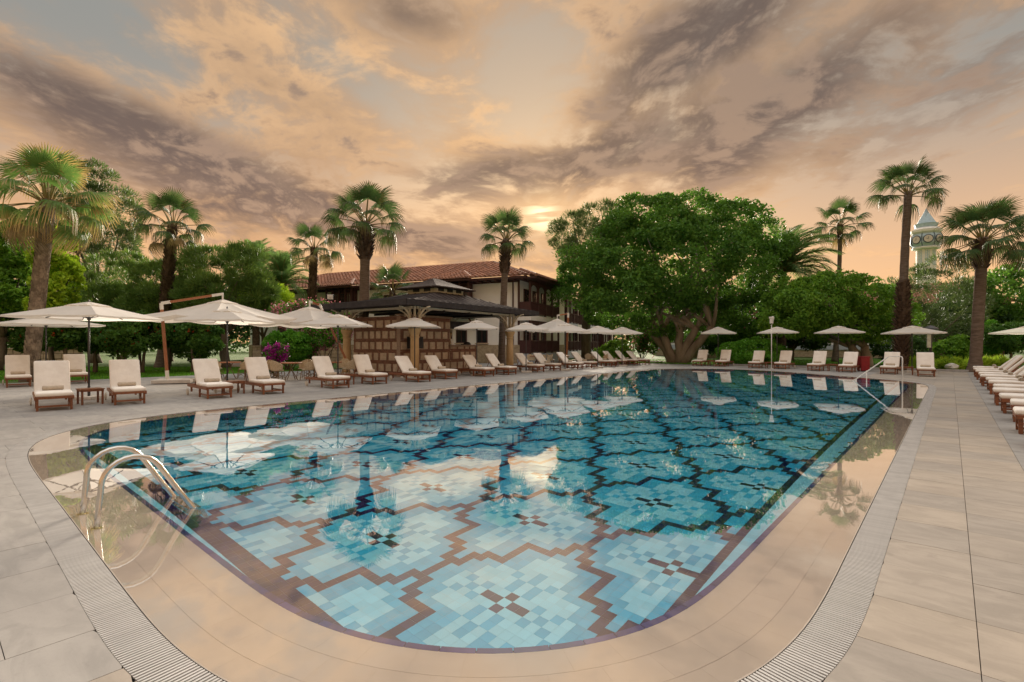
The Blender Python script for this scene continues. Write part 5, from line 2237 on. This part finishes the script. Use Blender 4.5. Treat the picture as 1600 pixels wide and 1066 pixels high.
# --- date palms (feather leaves)
def feather_mesh(seed):
    rr = random.Random(seed)
    mb = MB()
    L_, n = 1.0, 34
    spine = []
    for i in range(n + 1):
        f = i / n
        spine.append(Vector((L_ * (f - .10 * f ** 3), 0, .22 * math.sin(f * 1.6) - .36 * f ** 2.4)))
    mb.mi = 1
    mb.tube(spine[::3], [.014 * (1 - i / 13) + .002 for i in range(len(spine[::3]))], 4)
    mb.mi = 0
    for i in range(3, n):
        f = i / n
        ll = .30 * math.sin(math.pi * min(1, f * .9 + .12)) ** .6 * rr.uniform(.85, 1.1)
        t_ = (spine[i + 1] - spine[i - 1]).normalized() if i < n else (spine[i] - spine[i - 1]).normalized()
        for s_ in (-1, 1):
            side = Vector((0, s_, 0))
            dr = (t_ * (.55 + .5 * f) + side * .75 + Vector((0, 0, .30 - .3 * f + rr.uniform(-.15, .15)))).normalized()
            a = spine[i]
            w_ = t_ * .011
            m_ = a + dr * ll * .5 - Vector((0, 0, .01))
            e = a + dr * ll - Vector((0, 0, ll * .25))
            mb.add([a - w_, a + w_, m_ + w_, m_ - w_, e], [(0, 1, 2, 3), (3, 2, 4)])
    return mb.mesh('frond', [M['feather'], M['petiole']])


FEA = [feather_mesh(s_) for s_ in (1, 2, 3)]


def date_palm(label, px_base, d, py_top, cr, tw, n=44, wind=0.0):
    bx_, by_ = P(px_base, d)
    h = Z(py_top, d)
    t = thing('date_palm', label, 'palm', (bx_, by_, -.05), 0, 'feathery date palms')
    pts = [(0, 0, -.1 + h * i / 12) for i in range(13)]
    MB().tube(pts, [tw / 2 * (1.3 if i == 0 else 1) * (1 + .06 * (i % 2)) for i in range(13)], 12).build('trunk', M['boot'], t, smooth=True)
    rr = random.Random(int(px_base))
    right = Vector((CS, SN, 0))
    for i in range(n):
        f = (i + .5) / n
        az_ = i * 2.39996
        el = 86 - 105 * f + rr.uniform(-6, 6)
        o = obj('frond', FEA[i % 3], t)
        s_ = cr * rr.uniform(.9, 1.1)
        o.scale = (s_, s_, s_)
        dirv = Vector((math.cos(az_) * math.cos(R(el)), math.sin(az_) * math.cos(R(el)), math.sin(R(el)))) + right * wind
        q_ = dirv.to_track_quat('X', 'Z')
        o.rotation_euler = q_.to_euler()
        o.location = (0, 0, h - .1 - .25 * f)
    return t


date_palm('feathery date palm rising behind the rounded pine bush', 400, 46, 425, 3.5, .6)
date_palm('second feathery date palm, nearer the trimmed hedge', 440, 44, 440, 3.4, .6)
date_palm('windswept date palm leaning out of the broad spreading tree', 1222, 43, 418, 4.6, .6, 46, .55)

# --- the broad spreading tree and its neighbours
tree('spreading_tree', 'huge broad spreading evergreen tree with pale forked trunk beyond the pool', 'tree', 1060, 42,
     [(930, 425, 52, 48), (985, 400, 62, 55, 1), (1010, 352, 58, 38), (1078, 348, 52, 36), (1138, 356, 46, 30), (1186, 384, 32, 30), (1060, 410, 80, 60, -2),
      (1140, 420, 66, 55), (1196, 418, 26, 34), (965, 475, 50, 36), (1020, 480, 60, 40, 2), (1090, 500, 70, 34, 3), (1150, 490, 62, 38, 2), (915, 455, 40, 30),
      (1040, 372, 50, 40, -3), (1110, 380, 55, 40, -3), (975, 440, 55, 45, -3), (1210, 400, 16, 18, 1)],
     80000, 1.25, .29, M['leaf_fig'], 'bark_pale', .34, .30, 30, None, trunks=5, spread=.42, splay=3.2, fh_=2.9, dens=.92, flat=.66)
tree('umbrella_pine', 'rounded pine with bare grey trunk against the hotel, beside the spreading tree', 'tree', 918, 47,
     [(905, 372, 42, 34), (940, 345, 40, 24), (885, 395, 24, 26), (925, 395, 40, 36, 2)], 15000, .8, .42, M['leaf_pine2'], 'bark', .42, .62, 8, style='needle', aspect=.14)
tree('fig_tree', 'rounded bright green fig tree with pale forked trunk behind the far loungers', 'tree', 1352, 36.0,
     [(1270, 480, 55, 34), (1320, 462, 55, 30), (1365, 480, 45, 32), (1395, 500, 32, 22), (1235, 500, 36, 24), (1300, 505, 60, 26, 1), (1350, 510, 50, 22, 1), (1290, 450, 40, 18), (1225, 465, 22, 22, 2)],
     34000, .72, .24, M['leaf_fig2'], 'bark_pale', .30, .55, 14, trunks=2, spread=.5)
# dark mass behind the far loungers
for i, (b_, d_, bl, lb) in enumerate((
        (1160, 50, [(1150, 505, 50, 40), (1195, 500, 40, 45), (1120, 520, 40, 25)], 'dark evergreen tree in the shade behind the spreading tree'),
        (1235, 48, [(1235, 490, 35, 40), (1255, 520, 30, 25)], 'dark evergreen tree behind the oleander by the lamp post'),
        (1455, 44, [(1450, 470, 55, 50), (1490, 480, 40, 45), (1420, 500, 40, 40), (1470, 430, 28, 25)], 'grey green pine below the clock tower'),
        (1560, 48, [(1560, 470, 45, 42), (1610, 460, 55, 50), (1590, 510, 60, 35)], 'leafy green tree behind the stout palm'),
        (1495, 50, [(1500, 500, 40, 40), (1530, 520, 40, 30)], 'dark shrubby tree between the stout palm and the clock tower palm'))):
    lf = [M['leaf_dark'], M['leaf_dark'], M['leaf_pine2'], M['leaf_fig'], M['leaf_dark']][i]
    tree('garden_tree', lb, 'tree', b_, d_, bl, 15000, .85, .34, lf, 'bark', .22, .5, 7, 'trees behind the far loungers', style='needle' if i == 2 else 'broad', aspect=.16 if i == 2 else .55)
tree('garden_tree', 'small open crowned tree with thin trunk on the lawn past the stout palm', 'tree', 1578, 38, [(1578, 528, 28, 16), (1560, 520, 16, 12), (1598, 522, 20, 14)], 5000, .5, .24, M['leaf_shrub'], 'bark', .09, .8, 5)
tree('garden_tree', 'young pale leaved sapling beside the stout palm', 'tree', 1549, 40, [(1549, 525, 12, 20), (1552, 545, 9, 10)], 2200, .4, .22, M['leaf_hedge'], 'bark', .05, .6, 3)

# --- left hand wood
left = [('dark_pine', 'tall dark pine behind the tan tipped fan palm', 150, 42, [(140, 300, 42, 40), (165, 335, 42, 40), (120, 350, 50, 50), (175, 385, 30, 40), (110, 270, 22, 20), (140, 410, 55, 40)], 26000, .9, .36, 'leaf_pine2', .35, 'needle', .16),
        ('lime_tree', 'yellow green leafy tree behind the rough palm trunk', 88, 27, [(86, 395, 22, 30), (92, 435, 24, 34), (80, 470, 24, 24)], 9000, .5, .22, 'leaf_lime', .12, 'broad', .55),
        ('leafy_tree', 'bushy mid green tree on the far side of the rough palm trunk from the orchard', -5, 29, [(-5, 400, 42, 42), (15, 450, 40, 34), (-30, 470, 40, 40), (20, 375, 26, 24)], 17000, .6, .26, 'leaf_fig2', .2, 'broad', .55),
        ('dark_pine', 'mid green pine with bare grey branches behind the orchard', 195, 37, [(190, 430, 40, 32), (225, 445, 35, 30), (170, 470, 45, 25), (215, 480, 40, 24)], 17000, .7, .40, 'leaf_pine', .22, 'needle', .12),
        ('dark_pine', 'rounded soft needled pine behind the wooden mast umbrella', 262, 35, [(255, 450, 40, 36), (290, 440, 32, 30), (235, 480, 35, 26), (280, 480, 40, 26)], 18000, .65, .40, 'leaf_pine', .2, 'needle', .12),
        ('dark_pine', 'bright rounded pine bush with twin trunks near the rattan chairs', 352, 33, [(335, 425, 42, 36), (375, 425, 36, 36), (350, 465, 60, 30), (395, 460, 30, 30), (320, 460, 30, 30)], 24000, .65, .40, 'leaf_pine', .22, 'needle', .12),
        ('dark_pine', 'light pine bush below the date palms', 415, 38, [(408, 470, 30, 34), (430, 480, 25, 26)], 10000, .6, .38, 'leaf_lime', .15, 'needle', .16),
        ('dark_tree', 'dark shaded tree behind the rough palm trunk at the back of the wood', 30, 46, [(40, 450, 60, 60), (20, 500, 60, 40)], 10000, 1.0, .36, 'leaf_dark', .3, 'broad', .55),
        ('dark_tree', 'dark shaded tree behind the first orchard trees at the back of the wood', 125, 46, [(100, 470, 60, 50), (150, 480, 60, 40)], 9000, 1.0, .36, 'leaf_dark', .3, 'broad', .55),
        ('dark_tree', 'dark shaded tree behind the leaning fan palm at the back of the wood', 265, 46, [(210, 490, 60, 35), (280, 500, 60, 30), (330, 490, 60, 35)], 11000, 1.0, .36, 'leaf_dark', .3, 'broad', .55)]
for nm, lb, b_, d_, bl, n, cr, sz, lf, tr_, st, asp in left:
    tree(nm, lb, 'tree', b_, d_, bl, n, cr, sz, M[lf], 'bark', tr_, .5, 9, 'trees of the wood behind the orchard', style=st, aspect=asp, trunks=2 if 'twin' in lb else 1, spread=.6)

# orchard of small flowering trees along the lawn
orch = [(105, 26.0), (150, 27.5), (190, 26.0), (222, 27.0), (300, 28.0), (62, 30.0), (262, 29.5)]
for i, (b_, d_) in enumerate(orch):
    top_ = 508 + (i % 3) * 5
    t = tree('blossom_tree', f'small dark green tree with orange blossom, {ORD[i]} along the lawn edge orchard', 'tree', b_, d_,
             [(b_ - 14, top_ + 10, 24, 16), (b_ + 14, top_ + 8, 24, 18), (b_, top_ + 2, 20, 16), (b_ + 4, top_ + 22, 22, 10)], 5200, .42, .20, M['leaf_shrub'], 'bark', .075, .85, 6, 'orange blossom trees on the lawn', trunks=2, spread=.3)
    B = px_blobs([(b_, top_ + 10, 30, 18)], d_)
    cp, cn = clumps(B, .25, 1.0)
    m_ = min(len(cp), 26)
    cc = np.repeat(cp[:m_], 6, 0) + nrg.normal(size=(m_ * 6, 3)) * .05
    me = leaf_mesh('blossom', cc - np.array(t.location), nrg.normal(size=(m_ * 6, 3)), np.full(m_ * 6, .10), M['orange'], .8)
    tag(obj('blossom', me, t), kind='stuff')


def shrub(name, label, bl, d, n, cr, size, leaf, base_px=None, flower=None, nf=0, fs=.1, aspect=.55, style='broad', group=None, flat=.8):
    B = px_blobs(bl, d)
    bx_, by_ = P(base_px or bl[0][0], d)
    t = thing(name, label, 'shrub', (bx_, by_, -.05), 0, group)
    org = (bx_, by_, -.05)
    c_, cp = broad_crown('foliage', B, n, cr, size, leaf, t, org, aspect, 1.3, style, flat)
    st = MB()
    for j in nrg.permutation(len(cp))[:8]:
        pa, ra = limb((rng.uniform(-.15, .15), rng.uniform(-.15, .15), -.05), Vector(cp[j] - np.array(org)), .035, .008, .1, 5, 4)
        s_ = MB().tube(pa, ra, 5).build('stem', M['bark'], t)
    if flower:
        cp2, cn2 = clumps(B, cr * .7, 1.2)
        which = nrg.integers(0, len(cp2), nf)
        keep = nrg.uniform(size=len(cp2)) < .6
        which = which[keep[which]]
        p = cp2[which] + cn2[which] * cr * .5 + nrg.normal(size=(len(which), 3)) * cr * .4
        me = leaf_mesh('blossom', p - np.array(org), nrg.normal(size=(len(which), 3)), np.full(len(which), fs), flower, .8)
        tag(obj('blossom', me, t), kind='stuff')
    return t


shrub('clipped_hedge', 'bright green box trimmed hedge block behind the rattan chairs', [(436, 543, 17, 20, 0, 1.2), (452, 541, 18, 21, 0, 1.2), (466, 543, 15, 20, 0, 1.2)], 30, 11000, .30, .14, M['leaf_hedge'], 450)
shrub('bougainvillea', 'small magenta bougainvillea bush by the rattan chairs', [(428, 553, 10, 8), (438, 549, 9, 7), (426, 572, 6, 10)], 23.5, 1500, .2, .10, M['leaf_shrub'], 430, M['magenta'], 2600, .09)
shrub('bougainvillea', 'pink bougainvillea spilling over behind the second side post umbrella', [(455, 490, 25, 9), (490, 486, 28, 9), (470, 500, 30, 10), (520, 492, 18, 10)], 32, 6000, .4, .16, M['leaf_shrub'], 480, M['pink'], 3200, .12)
shrub('bougainvillea', 'pink and green bougainvillea between the umbrella mast and the column', [(500, 525, 22, 16), (525, 520, 18, 14), (480, 540, 14, 16)], 31, 5000, .35, .16, M['leaf_hedge'], 505, M['pink'], 1800, .13)
shrub('garden_shrub', 'dark rounded shrub at the foot of the orchard', [(300, 545, 22, 18), (325, 540, 16, 16)], 28.5, 6000, .3, .15, M['leaf_shrub'], 305)
shrub('garden_shrub', 'dense mounded green bush behind the first far end loungers', [(1150, 552, 26, 14), (1180, 548, 34, 18), (1205, 553, 22, 14), (1170, 560, 45, 10)], 37.5, 15000, .36, .15, M['leaf_hedge'], 1178)
shrub('garden_shrub', 'leafy bush behind the last loungers of the kiosk side row', [(948, 556, 14, 14), (965, 552, 14, 18), (975, 560, 14, 12)], 40, 7000, .4, .20, M['leaf_fig2'], 958)
shrub('oleander', 'pink flowering oleander under the spreading tree', [(1000, 520, 18, 22), (1012, 535, 14, 16)], 47, 5000, .5, .22, M['leaf_shrub'], 1003, M['pink'], 900, .16)
shrub('oleander', 'tall pink bougainvillea beside the lamp post', [(1205, 480, 16, 22), (1195, 505, 18, 18), (1180, 510, 14, 14)], 44, 6000, .5, .22, M['leaf_dark'], 1198, M['pink'], 1800, .17)
for i, (a_, b_) in enumerate(((1528, 'at the foot of the stout palm'), (1556, 'beside the pale sapling'), (1480, 'behind the pale rock'), (1436, 'behind the last far lounger'))):
    shrub('fern_clump', 'yellow green arching fern clump ' + b_, [(a_, 572, 15, 6), (a_ + 4, 569, 10, 6)], 31.5, 1300, .28, .50, M['fern'], a_, style='needle', aspect=.12, group='ferns in the planting bed')
shrub('garden_shrub', 'dark understorey shrub behind the litter bin', [(1395, 540, 25, 20), (1420, 548, 20, 16)], 39, 6000, .5, .22, M['leaf_dark'], 1405)
shrub('garden_shrub', 'green understorey shrub beside the hooded post', [(1480, 552, 22, 16), (1500, 548, 16, 18)], 39, 5000, .45, .22, M['leaf_fig2'], 1488)

# far belt of trees closing the view
belt = []
for i in range(46):
    px_ = -150 + i * 42
    d_ = 92 + (i * 37 % 17)
    hh = 16 + (i * 53 % 22)
    belt += px_blobs([(px_, 540 - hh, 30, hh + 10)], d_)
cp, cn = clumps(belt, 2.0, 1.0)
n = 30000
which = nrg.integers(0, len(cp), n)
p = cp[which] + nrg.normal(size=(n, 3)) * 1.0
me = leaf_mesh('tree_belt', p, nrg.normal(size=(n, 3)), np.full(n, .8), M['leaf_dark'], .6)
tag(obj('tree_belt', me), 'dark belt of distant trees closing the garden', 'trees', kind='stuff')

# grass blades over the lawn strips in view
gp = []
for (pa, pb, da, db, n) in ((-30, 480, 21.5, 34, 26000), (960, 1600, 37.5, 50, 16000)):
    dd = nrg.uniform(da, db, n)
    pp = nrg.uniform(pa, pb, n)
    r_ = (pp - 800) / F * dd
    gp.append(np.stack([-SN * dd + CS * r_, CS * dd + SN * r_], 1))
gp = np.vstack(gp)
gp = gp[~((gp[:, 0] > DX0 - .05) & (gp[:, 0] < DX1) & (gp[:, 1] > DY0) & (gp[:, 1] < DY1 + .35))]
p3 = np.hstack([gp, np.full((len(gp), 1), .0)])
me = leaf_mesh('grass_blades', p3, np.array([0, 0, 1.0]) + nrg.normal(size=(len(gp), 3)) * .35, np.full(len(gp), .13), M['leaf_hedge'], .22)
tag(obj('grass_blades', me), 'short grass blades of the lawn', 'grass', kind='stuff')
